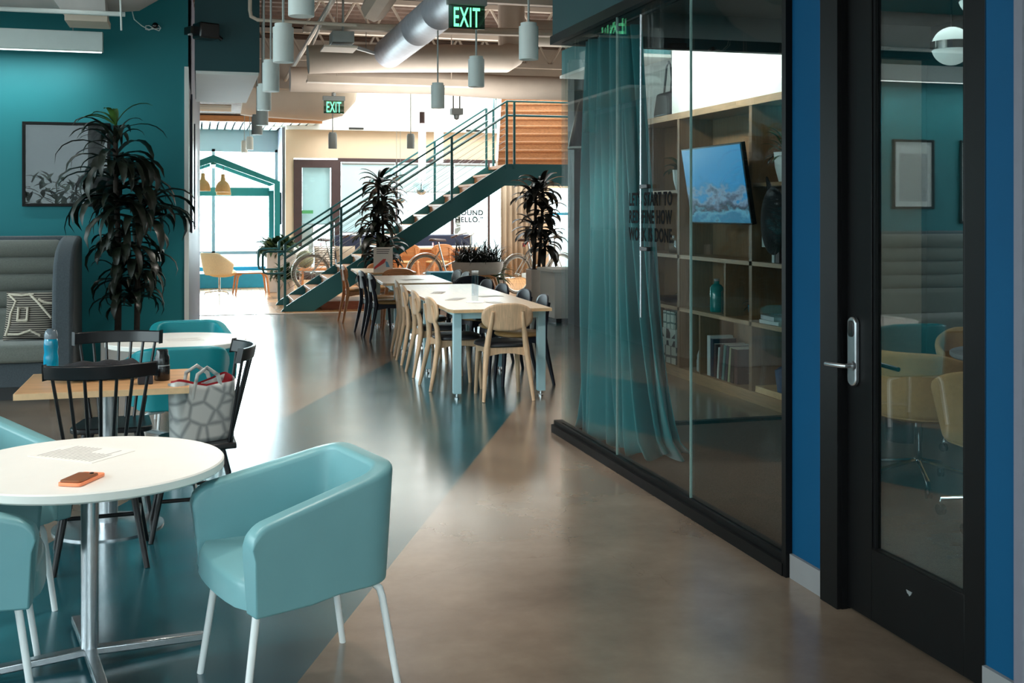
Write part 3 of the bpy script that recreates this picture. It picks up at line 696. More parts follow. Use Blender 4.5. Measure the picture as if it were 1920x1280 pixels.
hang((.05, 0, 1.66), 34, .60, .08, (10, 55), (2.3, 3.2))
hang((-.08, 0, 1.50), 24, .46, .075, (-15, 30))
hang((-.14, 0, 1.32), 16, .42, .07, (10, 55))
hang((.02, 0, 1.20), 28, .44, .07, (-10, 40))
hang((-.02, 0, .98), 30, .46, .065, (10, 50), (2.6, 3.4))
obj('foliage', b, 'leaf_dark', dp, smooth=60)
b = B()  # leaves at the trunk tip get a brighter green
for az, e, l in ((170, 35, .38), (150, 55, .3), (95, 80, .24), (10, 62, .42), (200, 40, .33), (250, 60, .3)): leaf_strip(b, (-.16, 0, 2.36), R(az), R(e), l, .055, 1.9)
obj('tip_leaves', b, 'leaf_bright', dp, smooth=60, label='bright green leaves at the tip')

# ------------------------------------------------------------------ long tables and their chairs
def dining_table(label, cx, y0, y1, w, rz, mids=0, inset=.075):
    L = y1 - y0; t = thing('dining_table', label, 'table', (cx, (y0 + y1) / 2, 0), rz, 'long oak tables with blue legs')
    a, h = w / 2, L / 2
    out = [(-a + .03, -h), (a, -h), (a, h), (-a, h), (-a, -h + .12)]
    obj('tabletop', B().prism([(x, y, .737) for x, y in out], (0, 0, .028)), 'pale_oak_top', t, bevel=.002)
    obj('edge_band', B().prism([(x * 1.002, y * 1.001, .7365) for x, y in out], (0, 0, .024)), 'ash_edge', t, smooth=0)
    obj('under_frame', B().box(-a + .1, a - .1, -h + .07, -h + .11, .68, .737).box(-a + .1, a - .1, h - .11, h - .07, .68, .737).box(-a + .1, -a + .14, -h + .1, h - .1, .68, .737).box(a - .14, a - .1, -h + .1, h - .1, .68, .737), 'table_blue', t)
    for sy in [-1, 1] + [0] * mids:
        for sx in (-1, 1):
            x, y = sx * (a - inset), sy * (h - inset - .01)
            lg = obj('leg', B().box(x - .034, x + .034, y - .034, y + .034, .045, .737), 'table_blue', t, bevel=.003)
            obj('foot', B().lathe([(.024, 0), (.024, .012), (.012, .016), (.012, .045)], 12, (x, y, 0)), 'chrome', lg)
    obj('power_box', B().box(-.12, .10, -h + .5, -h + .75, .62, .737), 'black_plastic', t, bevel=.004)
    return t
dining_table('long oak table nearest the glass room, clear sign stand on it, blue square legs', 2.545, 9.21, 12.48, .89, -1.9, 1)
dining_table('second oak table in the row, behind the long one', 2.50, 12.78, 14.34, .80, -3, 0, .30)
dining_table('third oak table in the row, printed card standing on it', 2.50, 15.06, 16.2, .80, -3, 0, .30)

def dining_chair(label, loc, rz, frame, pad, group):
    t = thing('dining_chair', label, 'chair', loc, rz, group)
    def seatpt(i, n, s=1.0):
        a = 2 * PI * i / n; ca, sa = math.cos(a), math.sin(a)
        x = math.copysign(abs(ca) ** .7, ca) * (.235 if sa > 0 else .215); y = math.copysign(abs(sa) ** .75, sa) * .215
        return (x * s, y * s + .03)
    n = 28; b = B(); vs = []
    for (s, z) in ((.9, .442), (1.0, .452), (1.0, .466), (.93, .482), (.6, .489)): vs += [seatpt(i, n, s) + (z,) for i in range(n)]
    fs = [tuple(range(n - 1, -1, -1)), tuple(4 * n + i for i in range(n))]
    for r in range(4):
        for i in range(n): fs.append((r * n + i, r * n + (i + 1) % n, (r + 1) * n + (i + 1) % n, (r + 1) * n + i))
    obj('seat', b.add(vs, fs), pad, t, smooth=50)
    # apron: four slightly bowed rails
    ap = B()
    for (p, q) in (((-.17, .185), (.17, .185)), ((.17, .185), (.16, -.165)), ((.16, -.165), (-.16, -.165)), ((-.16, -.165), (-.17, .185))):
        d = Vector((q[0] - p[0], q[1] - p[1], 0)); nrm = Vector((-d.y, d.x, 0)).normalized() * .011; k = 6; vs = []
        for i in range(k + 1):
            u = i / k; c = Vector((p[0], p[1], 0)) + d * u; lo = .372 + .022 * math.sin(PI * u)
            vs += [c - nrm + Vector((0, 0, lo)), c + nrm + Vector((0, 0, lo)), c + nrm + Vector((0, 0, .442)), c - nrm + Vector((0, 0, .442))]
        f2 = [(i * 4 + j, (i + 1) * 4 + j, (i + 1) * 4 + (j + 1) % 4, i * 4 + (j + 1) % 4) for i in range(k) for j in range(4)]
        ap.add(vs, f2 + [(3, 2, 1, 0), tuple(k * 4 + j for j in range(4))])
    obj('apron', ap, frame, t)
    for sx in (-1, 1):
        obj('leg', B().tube([(sx * .172, .18, .445), (sx * .176, .19, .35), (sx * .192, .215, 0)], [.024, .023, .015], 10), frame, t)
        obj('leg', B().tube([(sx * .215, -.262, 0), (sx * .188, -.205, .28), (sx * .172, -.178, .43), (sx * .155, -.188, .55), (sx * .137, -.214, .66), (sx * .130, -.236, .752)], [.0145, .023, .0275, .024, .019, .013], 10), frame, t)
    # oval bent-plywood back
    b = B(); nu, nv = 25, 9; vs = []; fs = []
    def bp(u, v):
        a = 2 * PI * u; ca, sa = math.cos(a), math.sin(a); r = v
        x = math.copysign(abs(ca) ** .82, ca) * .223 * r; z = math.copysign(abs(sa) ** .82, sa) * .118 * r
        return (x, -.222 - .09 * z + .55 * x * x, .705 + z)
    obj('backrest', b.grid(bp, 32, nv, True), frame, t, solid=.016, smooth=50)
    return t
def seat_at(x, y, rz, label, kind, first={}):
    grp = {'oak': 'pale oak dining chairs with black seats', 'navy': 'navy dining chairs with tan seats', 'tan': 'warm oak dining chairs'}[kind]
    fr, pd = {'oak': ('pale_oak', 'black_leather'), 'navy': ('navy_wood', 'tan_leather'), 'tan': ('warm_oak', 'tan_leather')}[kind]
    if kind not in first: first[kind] = dining_chair(label, (x, y, 0), rz, fr, pd, grp); return first[kind]
    return dup(first[kind], label, (x, y, 0), rz)
seat_at(2.525, 9.315, -3, 'pale oak chair with an oval back at the near head of the long table', 'oak')
for (x, y, rz, o) in ((2.235, 9.955, -88, 'nearest of the four'), (2.25, 10.78, -91, 'second nearest of the four'), (2.30, 11.66, -93, 'third nearest of the four'), (2.36, 12.40, -95, 'farthest of the four')):
    seat_at(x, y, rz, 'pale oak chair on the aisle side of the long table, %s' % o, 'oak')
for (x, y, rz, o) in ((2.90, 10.02, 86, 'nearest of the four'), (2.93, 10.72, 92, 'second nearest of the four'), (2.94, 11.60, 93, 'third nearest of the four'), (2.97, 12.36, 95, 'farthest of the four')):
    seat_at(x, y, rz, 'navy chair on the glass-room side of the long table, %s' % o, 'navy')
seat_at(3.16, 13.32, 4, 'navy chair with its back to the viewer between the first and second tables', 'navy')
seat_at(3.10, 14.46, 93, 'navy chair beside the second table, the farther of two near the planter bowl', 'navy')
seat_at(3.10, 13.98, 90, 'navy chair beside the second table, the nearer of two near the planter bowl', 'navy')
seat_at(2.29, 13.93, -88, 'navy chair on the aisle side of the second table, the nearer of two', 'navy')
seat_at(2.27, 14.60, -86, 'navy chair on the aisle side of the second table, the farther of two', 'navy')
seat_at(2.62, 15.17, -4, 'warm oak chair at the near head of the third table, back to the viewer', 'tan')
seat_at(2.24, 16.22, -88, 'warm oak chair seen edge-on between the third table and the stairs', 'tan')
seat_at(2.66, 16.62, 178, 'warm oak chair at the far head of the third table, half hidden by the card', 'tan')

ss = thing('sign_stand', 'clear acrylic menu stand standing on the long table', 'sign', (2.44, 9.95, .766), -20)
obj('base', B().box(-.075, .075, -.04, .04, 0, .004), 'acrylic', ss, smooth=0)
obj('upright', B().box(-.03, .03, -.003, .003, .004, .285), 'acrylic', ss, smooth=0)
cs = thing('table_card', 'white printed table card with a red and blue picture on the third table', 'sign', (2.42, 15.1, .766), -4)
obj('card', B().box(-.13, .13, -.004, .004, 0, .34), 'paper', cs, smooth=0)
obj('picture', B().prism([(-.12, -.0046, .07), (-.0, -.0046, .18), (.04, -.0046, .18), (.02, -.0046, .13), (-.12, -.0046, .04)], (0, -.0006, 0)), 'reflector_red', cs, smooth=0, label='red band across the card')
mat('print_blue', (110, 170, 205), .7)
obj('picture', B().prism([(.03, -.0046, .15), (.06, -.0046, .14), (.09, -.0046, .07), (.04, -.0046, .07)], (0, -.0006, 0)), 'print_blue', cs, smooth=0, label='pale blue patch')
b = B()
for i in range(3): b.box(-.09, .09 - .01 * i, -.0052, -.0046, .305 - .026 * i, .313 - .026 * i)
obj('print', b, 'print_dark', cs, smooth=0)
for (x, y, rz, wx, o) in ((2.36, 11.2, 70, .28, 'farther away, with a dark fold'), (2.35, 10.35, 60, .3, 'nearer the aisle chairs'), (2.75, 10.6, 10, .24, 'between the sign stand and the navy chairs'), (2.6, 9.85, 95, .2, 'under the clear sign stand')):
    sheet('white paper menu on the long table, %s' % o, (x, y, .766), rz, wx, .12, 4, 'paper', 'menus on the long table', name='menu_sheet')
sheet('white paper menu on the second table', (2.5, 13.4, .766), 20, .25, .15, 4, group='menus on the long table', name='menu_sheet')

# ------------------------------------------------------------------ staircase
st = thing('staircase', 'teal steel staircase with oak treads, a landing and an upper flight of oak steps', 'stairs', (0, 0, 0))
ZX = lambda x: .635 * (x - 1.23)
def stringer(y, w):
    pts = [(1.27, 0), (1.33, .075), (4.97, 2.385), (6.64, 2.385), (6.64, 2.05), (4.99, 2.05), (1.78, 0)]
    return B().prism([(x, y, z) for x, z in pts], (0, w, 0))
obj('stringer', stringer(18.08, .04), 'stair_teal', st, smooth=0)
obj('stringer', stringer(19.38, .04), 'stair_teal', st, smooth=0)
for i in range(13):
    x = 1.50 + .27 * i; z = .171 * (i + 1)
    tr = obj('tread', B().box(x - .03, x + .27, 18.12, 19.38, z - .04, z), 'stair_oak', st, bevel=.006)
    obj('riser', B().box(x, x + .012, 18.12, 19.38, z - .171, z - .04), 'stair_oak', tr, smooth=0)
obj('landing', B().box(5.0, 6.62, 18.12, 19.42, 2.33, 2.384), 'stair_oak', st, smooth=0)
obj('landing_edge', B().box(6.60, 6.64, 18.08, 19.42, 2.05, 2.385), 'stair_teal', st, smooth=0)
UF = Matrix.Translation((5.92, 19.5, 2.384)) @ Matrix.Rotation(R(-16.8), 4, 'Z')   # the upper flight turns a little towards the wall
for i in range(9):
    y = .28 * i; z = .17 * (i + 1)
    tr = obj('step', B().box(-.69, .69, y - .025, y + .28, z - .04, z).xf(UF), 'stair_oak', st, bevel=.006)
    obj('riser', B().box(-.69, .69, y, y + .014, z - .171, z - .04).xf(UF), 'stair_oak', tr, smooth=0)
obj('landing', B().box(5.1, 6.64, 19.42, 19.75, 2.33, 2.38), 'stair_oak', st, smooth=0)
for x in (-.73, .69):
    obj('upper_stringer', B().prism([(x, -.1, -.2), (x, -.1, .12), (x, 2.5, 1.72), (x, 2.5, 1.32)], (.04, 0, 0)).xf(UF), 'white_metal' if x < 0 else 'stair_teal', st, smooth=0)
def post(x, y, z0, z1): obj('post', B().box(x - .02, x + .02, y - .012, y + .012, z0, z1), 'stair_teal', st, bevel=.003)
TR = lambda x: 1.075 + .6465 * (x - 1.329)                           # line of the top rail
for y in (18.06, 19.44):
    for x in (1.329, 2.215, 4.033): post(x, y, max(0, ZX(x) - .05), TR(x))
    for x in (4.975, 5.105): post(x, y, 2.3 if y < 19 else 2.3, 3.432)
for x in (6.64,): post(x, 18.06, 2.2, 3.43); post(x, 19.44, 2.2, 3.43)
for y in (18.06, 19.44):
    obj('top_rail', B().tube([(1.329, y, 1.06), (1.345, y, 1.085), (4.975, y, 3.432)], .016, 8), 'stair_teal', st)
    yy = y + (.07 if y < 19 else -.07)
    obj('handrail', B().tube([(1.329, y, .84), (4.975, y, 3.14)] if 0 else [(1.329, yy, .84), (4.98, yy, 3.20)], .021, 10), 'stair_teal', st)
    obj('loop_rail', B().tube([(1.329, y, .955), (1.06, y, .955), (1.0, y, .935), (.985, y, .88), (.985, y, .68), (1.0, y, .625), (1.06, y, .605), (1.329, y, .605)], .018, 10), 'stair_teal', st)
    for k in range(7):
        dz = -.12 - .105 * k
        obj('cable', B().tube([(1.34, y, TR(1.34) + dz), (4.975, y, 3.432 + dz)], .004, 5), 'rod_grey', st)
obj('top_rail', B().tube([(4.975, 18.06, 3.432), (6.64, 18.06, 3.432), (6.64, 19.44, 3.432)], .016, 8), 'stair_teal', st)
obj('handrail', B().tube([(4.98, 18.13, 3.20), (6.56, 18.13, 3.20)], .019, 8), 'stair_teal', st)
obj('handrail', B().tube([(6.56, 18.13, 3.20), (6.56, 19.44, 3.2)], .019, 8), 'white_metal', st)
for x in (-.78, .74):
    obj('top_rail', B().tube([(x, -.05, 1.05), (x, 2.45, 2.58)], .016, 8).xf(UF), 'stair_teal', st)
    obj('handrail', B().tube([(x * .92, -.05, .85), (x * .92, 2.45, 2.38)], .018, 8).xf(UF), 'white_metal', st)
    for yy in (.0, .45, 1.5): obj('post', B().box(x - .012, x + .012, yy - .02, yy + .02, yy * .61 - .1, yy * .61 + 1.06).xf(UF), 'stair_teal', st)
    for k in range(5): obj('cable', B().tube([(x, 0, .95 - .16 * k), (x, 2.45, 2.45 - .16 * k)], .004, 5).xf(UF), 'rod_grey', st)

# ------------------------------------------------------------------ plants by the stairs and the counter
rnd = random.Random(9)
def floor_plant(label, loc, hp, wp, ht, crowns, trunks, pot, leafm='leaf_black', z0=0):
    t = thing('dracaena_plant', label, 'plant', loc)
    obj('planter', B().prism([(-wp / 2, -wp / 2, z0), (wp / 2, -wp / 2, z0), (wp / 2, wp / 2, z0), (-wp / 2, wp / 2, z0)], (0, 0, hp)), pot, t, bevel=.006)
    obj('soil', B().box(-wp * .45, wp * .45, -wp * .45, wp * .45, z0 + hp, z0 + hp + .005), 'soil', t, smooth=0)
    for (x0, y0, x1, y1, zt) in trunks: obj('trunk', B().tube([(x0, y0, z0 + hp), ((x0 + x1) / 2 + .01, (y0 + y1) / 2, (z0 + hp + zt) / 2), (x1, y1, zt)], [.028, .024, .02], 8), 'bark', t)
    b = B()
    for (c, n, l, w, el, dr, sp_) in crowns: crown(b, c, n, l, w, rnd, el, dr, sp_)
    obj('foliage', b, leafm, t, smooth=60)
    return t
floor_plant('bushy dark dracaena standing before the lower stairs', (2.72, 17.3, 0), .42, .42, 2.1,
    [((0, 0, 2.08), 20, .38, .09, (-10, 65), (1.4, 2.4), .12), ((.06, 0, 1.9), 26, .42, .10, (-20, 50), (1.4, 2.4), .2), ((.0, 0, 1.62), 28, .40, .10, (-25, 45), (1.5, 2.4), .2), ((-.08, 0, 1.35), 28, .42, .10, (-25, 45), (1.5, 2.4), .2), ((.05, 0, 1.08), 28, .40, .10, (-25, 45), (1.4, 2.2), .2), ((.0, 0, .82), 28, .46, .10, (-15, 45), (1.4, 2.2), .15)],
    [(-.05, 0, -.02, 0, 2.05), (.06, .03, .04, 0, 1.6)], 'planter_tan', 'leaf_dark')
floor_plant('dark leggy dracaena in a pale square planter beside the white counter', (4.93, 16.14, 0), .72, .29, 2.1,
    [((.05, 0, 1.98), 26, .42, .10, (-15, 60), (1.2, 2.2), .12), ((-.06, 0, 1.86), 22, .40, .10, (-15, 60), (1.2, 2.2), .15), ((.08, 0, 1.66), 26, .36, .10, (-25, 50), (1.2, 2.2), .2), ((-.04, 0, 1.4), 22, .42, .105, (-15, 40), (.9, 1.8), .15), ((.12, .02, 1.2), 24, .36, .10, (-30, 40), (1.3, 2.2), .2)],
    [(-.06, 0, -.03, 0, 2.0), (.03, .04, .08, 0, 1.95), (.08, -.03, .12, .02, 1.2)], 'planter_tan')
# planter bowl on bentwood legs
bw_ = thing('planter_bowl', 'long pale planter bowl of dark grass on bentwood legs beyond the tables', 'planter', (4.22, 17.05, 0), -3)
b = B(); pr = [(.0, .60), (.62, .60), (.80, .68), (.84, .80), (.80, .80), (.74, .70)]
obj('bowl', B().lathe([(.30, .60), (.37, .63), (.405, .72), (.41, .80), (.385, .80), (.36, .74)], 40, (0, 0, 0), 1.0, .6), 'planter_tan', bw_, smooth=50)
obj('soil', B().lathe([(.37, .775), (.0, .78)], 32, (0, 0, 0), 1, .6), 'soil', bw_)
for sy in (-.14, .14):
    obj('leg', B().tube([(-.34, sy, 0), (-.31, sy, .35), (-.25, sy, .55), (-.12, sy, .59), (.12, sy, .59), (.25, sy, .55), (.31, sy, .35), (.34, sy, 0)], .022, 8), 'warm_oak', bw_)
b = B()
for i in range(520):
    a = rnd.random() * 2 * PI; r = rnd.random() ** .5; leaf_strip(b, (.36 * r * math.cos(a), .2 * r * math.sin(a), .775), rnd.random() * 2 * PI, R(rnd.uniform(35, 88)), rnd.uniform(.2, .5), .012, rnd.uniform(.9, 2.6), 6)
obj('grass', b, 'leaf_dark', bw_, smooth=60)
b = B()
gp = thing('fern_pot', 'low green fern in a pot behind the planter bowl', 'plant', (4.82, 18.45, .132))
obj('pot', B().lathe([(.15, 0), (.19, .30), (.17, .30), (.16, .27)], 24), 'planter_tan', gp)
crown(b, (0, 0, .36), 90, .42, .05, rnd, (5, 80), (1.0, 2.0), .05)
obj('foliage', b, 'leaf_mid', gp, smooth=60)
lb = obj('low_bench', B().box(-.45, .45, -.2, .2, .25, .42).box(-.42, -.36, -.18, .18, 0, .25).box(.36, .42, -.18, .18, 0, .25), 'sea_bench', None, bevel=.01); lb.location = (4.25, 18.85, .132); tag(lb, 'sea-blue low bench beyond the planter bowl', 'bench')

# ------------------------------------------------------------------ bicycles
def bicycle(label, loc, rz, group='vintage bicycles in the stair hall'):
    """rear wheel hub above the origin, bicycle heading +x"""
    t = thing('bicycle', label, 'bicycle', loc, rz, group)
    r = .345; WB = 1.08
    def wheel(cx):
        ring = [(cx + (r - .02) * math.cos(2 * PI * i / 36), 0, r + (r - .02) * math.sin(2 * PI * i / 36)) for i in range(36)]
        w = obj('wheel', B().tube(ring, .021, 8, closed=True, up=(0, 1, 0)), 'tyre_grey', t)
        ring2 = [(cx + (r - .05) * math.cos(2 * PI * i / 36), 0, r + (r - .05) * math.sin(2 * PI * i / 36)) for i in range(36)]
        obj('rim', B().tube(ring2, .012, 6, closed=True, up=(0, 1, 0)), 'bike_silver', w)
        b = B()
        for i in range(28):
            a = 2 * PI * i / 28; b.tube([(cx + .02 * math.cos(a + .5), .02 if i % 2 else -.02, r + .02 * math.sin(a + .5)), (cx + (r - .05) * math.cos(a), 0, r + (r - .05) * math.sin(a))], .0014, 4)
        b.tube([(cx, -.05, r), (cx, .05, r)], .02, 8); obj('spokes', b, 'bike_silver', w)
    wheel(0); wheel(WB)
    def arc(cx, a0, a1): return [(cx + (r + .022) * math.cos(R(a)), 0, r + (r + .022) * math.sin(R(a))) for a in range(a0, a1 + 1, 12)]
    obj('mudguard', B().tube(arc(0, 20, 200), .024, 8, sx=.35, up=(0, 1, 0)), 'bike_silver', t); obj('mudguard', B().tube(arc(WB, 0, 168), .024, 8, sx=.35, up=(0, 1, 0)), 'bike_silver', t)
    BB = (.43, 0, .29); ST = (.285, 0, .80); HT = (.905, 0, .83); HB = (.925, 0, .70)
    f = B().tube([BB, ST], .016).tube([HB, (.72, 0, .48), BB], .018).tube([HT, (.62, 0, .56), (.38, 0, .46)], .014).tube([HT, HB], .02)
    for s in (-1, 1): f.tube([BB, (0, s * .05, r)], .009).tube([(.30, s * .02, .75), (0, s * .05, r)], .008)
    obj('frame', f, 'bike_silver', t)
    fk = B()
    for s in (-1, 1): fk.tube([HB, (.96, s * .045, .60), (1.05, s * .05, .42), (WB, s * .05, r)], .011)
    obj('fork', fk, 'bike_silver', t)
    obj('handlebar', B().tube([(.66, -.28, .98), (.80, -.27, 1.03), (.90, -.15, 1.06), (.90, 0, 1.02), (.90, .15, 1.06), (.80, .27, 1.03), (.66, .28, .98)], .012).tube([(.90, 0, 1.02), HT], .013), 'bike_silver', t)
    obj('grip', B().tube([(.64, -.28, .975), (.76, -.275, 1.015)], .018), 'saddle_brown', t); obj('grip', B().tube([(.64, .28, .975), (.76, .275, 1.015)], .018), 'saddle_brown', t)
    obj('saddle', B().grid(lambda u, v: (.13 + .27 * u, (.105 * (1 - u) ** .8 + .022) * math.cos(PI * v), .93 + .035 * math.sin(PI * v) - .02 * u), 9, 11), 'saddle_brown', t, solid=.02)
    obj('seat_post', B().tube([ST, (.255, 0, .93)], .013), 'chrome', t)
    obj('reflector', B().box(.155, .165, -.035, .035, .83, .90), 'reflector_red', t, bevel=.004, label='red rear reflector')
    obj('chain_guard', B().prism([(.05, -.06, .37), (.43, -.06, .385), (.53, -.06, .29), (.43, -.06, .20), (.05, -.06, .30)], (0, -.008, 0)), 'bike_silver', t, bevel=.003)
    obj('crank', B().tube([(.43, -.08, .29), (.40, -.09, .13)], .009).box(.35, .44, -.17, -.08, .11, .13).tube([(.43, .08, .29), (.46, .09, .45)], .009).box(.41, .50, .08, .17, .44, .46), 'black_plastic', t)
    obj('kickstand', B().tube([(.36, .05, .29), (.30, .16, .0)], .008), 'bike_silver', t)
    return t
bk = bicycle('silver bicycle with a red rear reflector beside the square planter', (5.42, 19.0, .132), 25)
dup(bk, 'silver bicycle half hidden by the planter bowl', (3.92, 19.75, .132), 12)
dup(bk, 'silver bicycle behind the foot of the stairs', (1.97, 20.35, .132), 8)

# ------------------------------------------------------------------ white counter by the glass room
wc = thing('counter', 'white counter beside the square planter, a dark device on top', 'counter', (5.30, 15.55, 0))
obj('top', B().box(-.44, .5, -.38, .4, .72, .765), 'white_paint', wc, bevel=.004)
obj('body', B().box(-.40, .46, -.34, .36, .06, .72), 'white_paint', wc, bevel=.004); obj('plinth', B().box(-.36, .42, -.28, .3, 0, .06), 'black_frame', wc)
dv = obj('device', B().box(-.2, .2, -.12, .12, 0, .015).prism([(-.19, .0, .015), (.19, .0, .015), (.19, .09, .22), (-.19, .09, .22)], (0, .012, 0)), 'black_plastic', None, bevel=.003); dv.location = (5.45, 15.55, .766); tag(dv, 'dark screen on the white counter', 'screen')
struct('wall_column', B().box(4.54, 4.78, 13.3, 13.55, 0, 4.36), 'black_frame', smooth=0)
struct('wall_kitchen', B().box(7.4, 10, 15.0, 15.2, 0, 4.36), 'cream_paint', smooth=0)

# ------------------------------------------------------------------ far end of the hall
hf = thing('house_frame', 'teal gabled timber house frame around a window seat', 'frame', (.296, 23.0, 0))
def gable(y, w, m='house_teal'):
    k = 1.30; a = .11                                              # half width, member width
    ev, ap = 2.19, 2.71; sl = (ap - ev) / k
    o = B().prism([(-k, y, 0), (-k, y, ev), (0, y, ap), (k, y, ev), (k, y, 0), (k - a, y, 0), (k - a, y, ev - .05), (0, y, ap - .14), (-k + a, y, ev - .05), (-k + a, y, 0)], (0, w, 0))
    return o
obj('front_gable', gable(0, .12), 'house_teal', hf, smooth=0); obj('rear_gable', gable(1.9, .1), 'house_teal', hf, smooth=0)
obj('ridge_beam', B().box(-.05, .05, .1, 1.95, 2.52, 2.62), 'house_teal', hf, smooth=0)
for s in (-1, 1): obj('eave_beam', B().box(s * 1.24 - .05, s * 1.24 + .05, .1, 1.95, 2.03, 2.13), 'house_teal', hf, smooth=0)
obj('tie_beam', B().box(-1.2, 1.2, 1.9, 2.0, 1.92, 2.10), 'house_teal', hf, smooth=0)
obj('bench', B().box(-1.2, 1.2, .9, 2.0, .0, .30), 'sea_bench', hf, bevel=.01, label='blue bench base')
def felt_pendant(label, x, y, z):
    t = thing('felt_pendant', label, 'lamp', (x, y, z), 0, 'ochre bell pendants in the house frame')
    obj('shade', B().lathe([(.15, 0), (.152, .04), (.135, .13), (.10, .19), (.05, .23), (.038, .29), (.036, .36), (0, .362)], 24), 'mustard_felt', t)
    obj('cord', B().tube([(0, 0, .36), (0, 0, 2.62 - z)], .005, 6), 'black_plastic', t)
    return t
felt_pendant('ochre felt bell pendant, the lower one near the wall edge of the house frame', .10, 23.6, 2.00)
felt_pendant('ochre felt bell pendant, the taller one near the window bar of the house frame', .49, 23.5, 1.98)
felt_pendant('ochre felt bell pendant hanging just behind the taller one', .52, 24.3, 1.93)
lc = thing('lounge_chair', 'pale yellow swivel lounge chair on a steel base before the window', 'chair', (.40, 22.35, 0), -60)
def shellf(u, v):
    a = -PI * 1.12 / 2 * (2 * u - 1) - PI / 2; k = abs(2 * u - 1)
    top = .80 - .22 * max(0, (k - .5) / .5); z = .36 + (top - .36) * v; r = (.27 + .09 * v ** .7)
    return (r * 1.05 * math.cos(a), r * math.sin(a) + .03, z)
obj('shell', B().grid(shellf, 25, 8), 'yellow_felt', lc, solid=.05, smooth=60, sub=1)
obj('seat', B().sphere((0, .06, .40), .29, 24, 10, (1.0, 1.0, .30)), 'yellow_felt', lc)
obj('column', B().tube([(0, 0, .03), (0, 0, .36)], .025), 'chrome', lc)
b = B()
for k in range(4): b.tube([(0, 0, .065), (.31 * math.cos(PI / 2 * k), .31 * math.sin(PI / 2 * k), .03), (.32 * math.cos(PI / 2 * k), .32 * math.sin(PI / 2 * k), 0)], .012, 6)
obj('base', b, 'chrome', lc)
st_ = thing('stool', 'low bent oak stool beside the yellow lounge chair', 'stool', (.98, 22.05, 0), 6)
obj('top', B().prism([(x, y, .40) for x, y in rrect(-.27, .27, -.2, .2, .05)], (0, 0, .025)), 'warm_oak', st_, bevel=.006)
for sx in (-1, 1):
    for sy in (-1, 1): obj('leg', B().tube([(sx * .2, sy * .15, .40), (sx * .255, sy * .17, .375), (sx * .275, sy * .175, .32), (sx * .315, sy * .2, 0)], [.022, .024, .022, .014], 8), 'warm_oak', st_)
rnd = random.Random(21)
tp = thing('planter_trough', 'tall planter trough with ivy spilling over beside the house frame', 'planter', (1.55, 22.62, 0))
obj('trough', B().box(-.25, .25, -.25, .25, 0, .78), 'planter_white', tp, bevel=.008); obj('soil', B().box(-.23, .23, -.23, .23, .78, .785), 'soil', tp, smooth=0)
b = B()
for i in range(190):
    leaf_strip(b, (rnd.uniform(-.22, .22), rnd.uniform(-.23, .2), .78 + rnd.uniform(0, .12)), rnd.random() * 2 * PI, R(rnd.uniform(-10, 75)), rnd.uniform(.2, .42), .09, rnd.uniform(1.0, 2.6), 5)
obj('ivy', b, 'leaf_mid', tp, smooth=60)
tv0 = obj('wall_panel', B().box(-.02, .02, -.5, .5, -.35, .35), 'navy_panel', None, smooth=0); tv0.location = (1.73, 25.35, 1.65); tag(tv0, 'slim dark panel on the pale return wall beside the house frame', 'panel')
gt = obj('door_sticker', B().box(-.12, .12, -.006, .006, 0, .07), 'green_tape', None, smooth=0); gt.location = (2.27, 24.385, 1.54); tag(gt, 'green strip at the top of a white board behind the far door', 'sticker')
wbd = obj('whiteboard', B().box(-.12, .12, -.01, .01, 0, 1.53), 'book_white', None, smooth=0); wbd.location = (2.27, 24.7, 0); tag(wbd, 'pale board standing behind the glass of the far door', 'board')
# roller shades in the glazing
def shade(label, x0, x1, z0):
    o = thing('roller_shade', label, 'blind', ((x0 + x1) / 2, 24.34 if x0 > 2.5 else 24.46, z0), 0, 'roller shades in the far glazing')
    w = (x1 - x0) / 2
    obj('fabric', B().box(-w, w, -.002, .002, .02, 2.62 - z0), 'shade_backlit', o, smooth=0); obj('hem_bar', B().box(-w, w, -.008, .008, 0, .025), 'grey_panel', o, smooth=0)
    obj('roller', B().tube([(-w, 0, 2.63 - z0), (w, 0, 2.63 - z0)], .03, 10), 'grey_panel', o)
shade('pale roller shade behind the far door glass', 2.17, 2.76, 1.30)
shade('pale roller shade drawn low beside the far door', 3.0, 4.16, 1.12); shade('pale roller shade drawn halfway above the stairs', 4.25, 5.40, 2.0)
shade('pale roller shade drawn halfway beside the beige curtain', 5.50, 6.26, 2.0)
def txt(name, label, body, size, loc, rot, m, cat='lettering', **k):
    o = obj(name, text_mesh(body, size, **k), m, None, smooth=0); o.location = loc; o.rotation_euler = [R(a) for a in rot]; return tag(o, label, cat)
wl = text_mesh('WORK AROUND\nHELLO.”', .16, .002, bold=.004, spacing=1.12, line=.95, align='RIGHT')
o = obj('window_lettering', wl, 'ink_black', None, smooth=0); o.location = (6.16, 24.35, 1.50); o.rotation_euler = (R(90), 0, 0); tag(o, 'black quotation lettering on the far window below the stairs', 'lettering')
# beige curtain by the glazing
cb = thing('curtain', 'beige pleated curtain hanging beside the far windows', 'curtain', (6.85, 23.7, 0))
obj('drape', B().grid(lambda u, v: (-.45 + .9 * u, .05 * math.sin(u * 46) + .02 * math.sin(u * 19 + 2 * v), .14 + 2.25 * v), 120, 4), 'curtain_beige', cb, solid=.006)
obj('rail', B().tube([(-.75, 0, 2.40), (.9, 0, 2.40)], .02, 8), 'white_metal', cb)
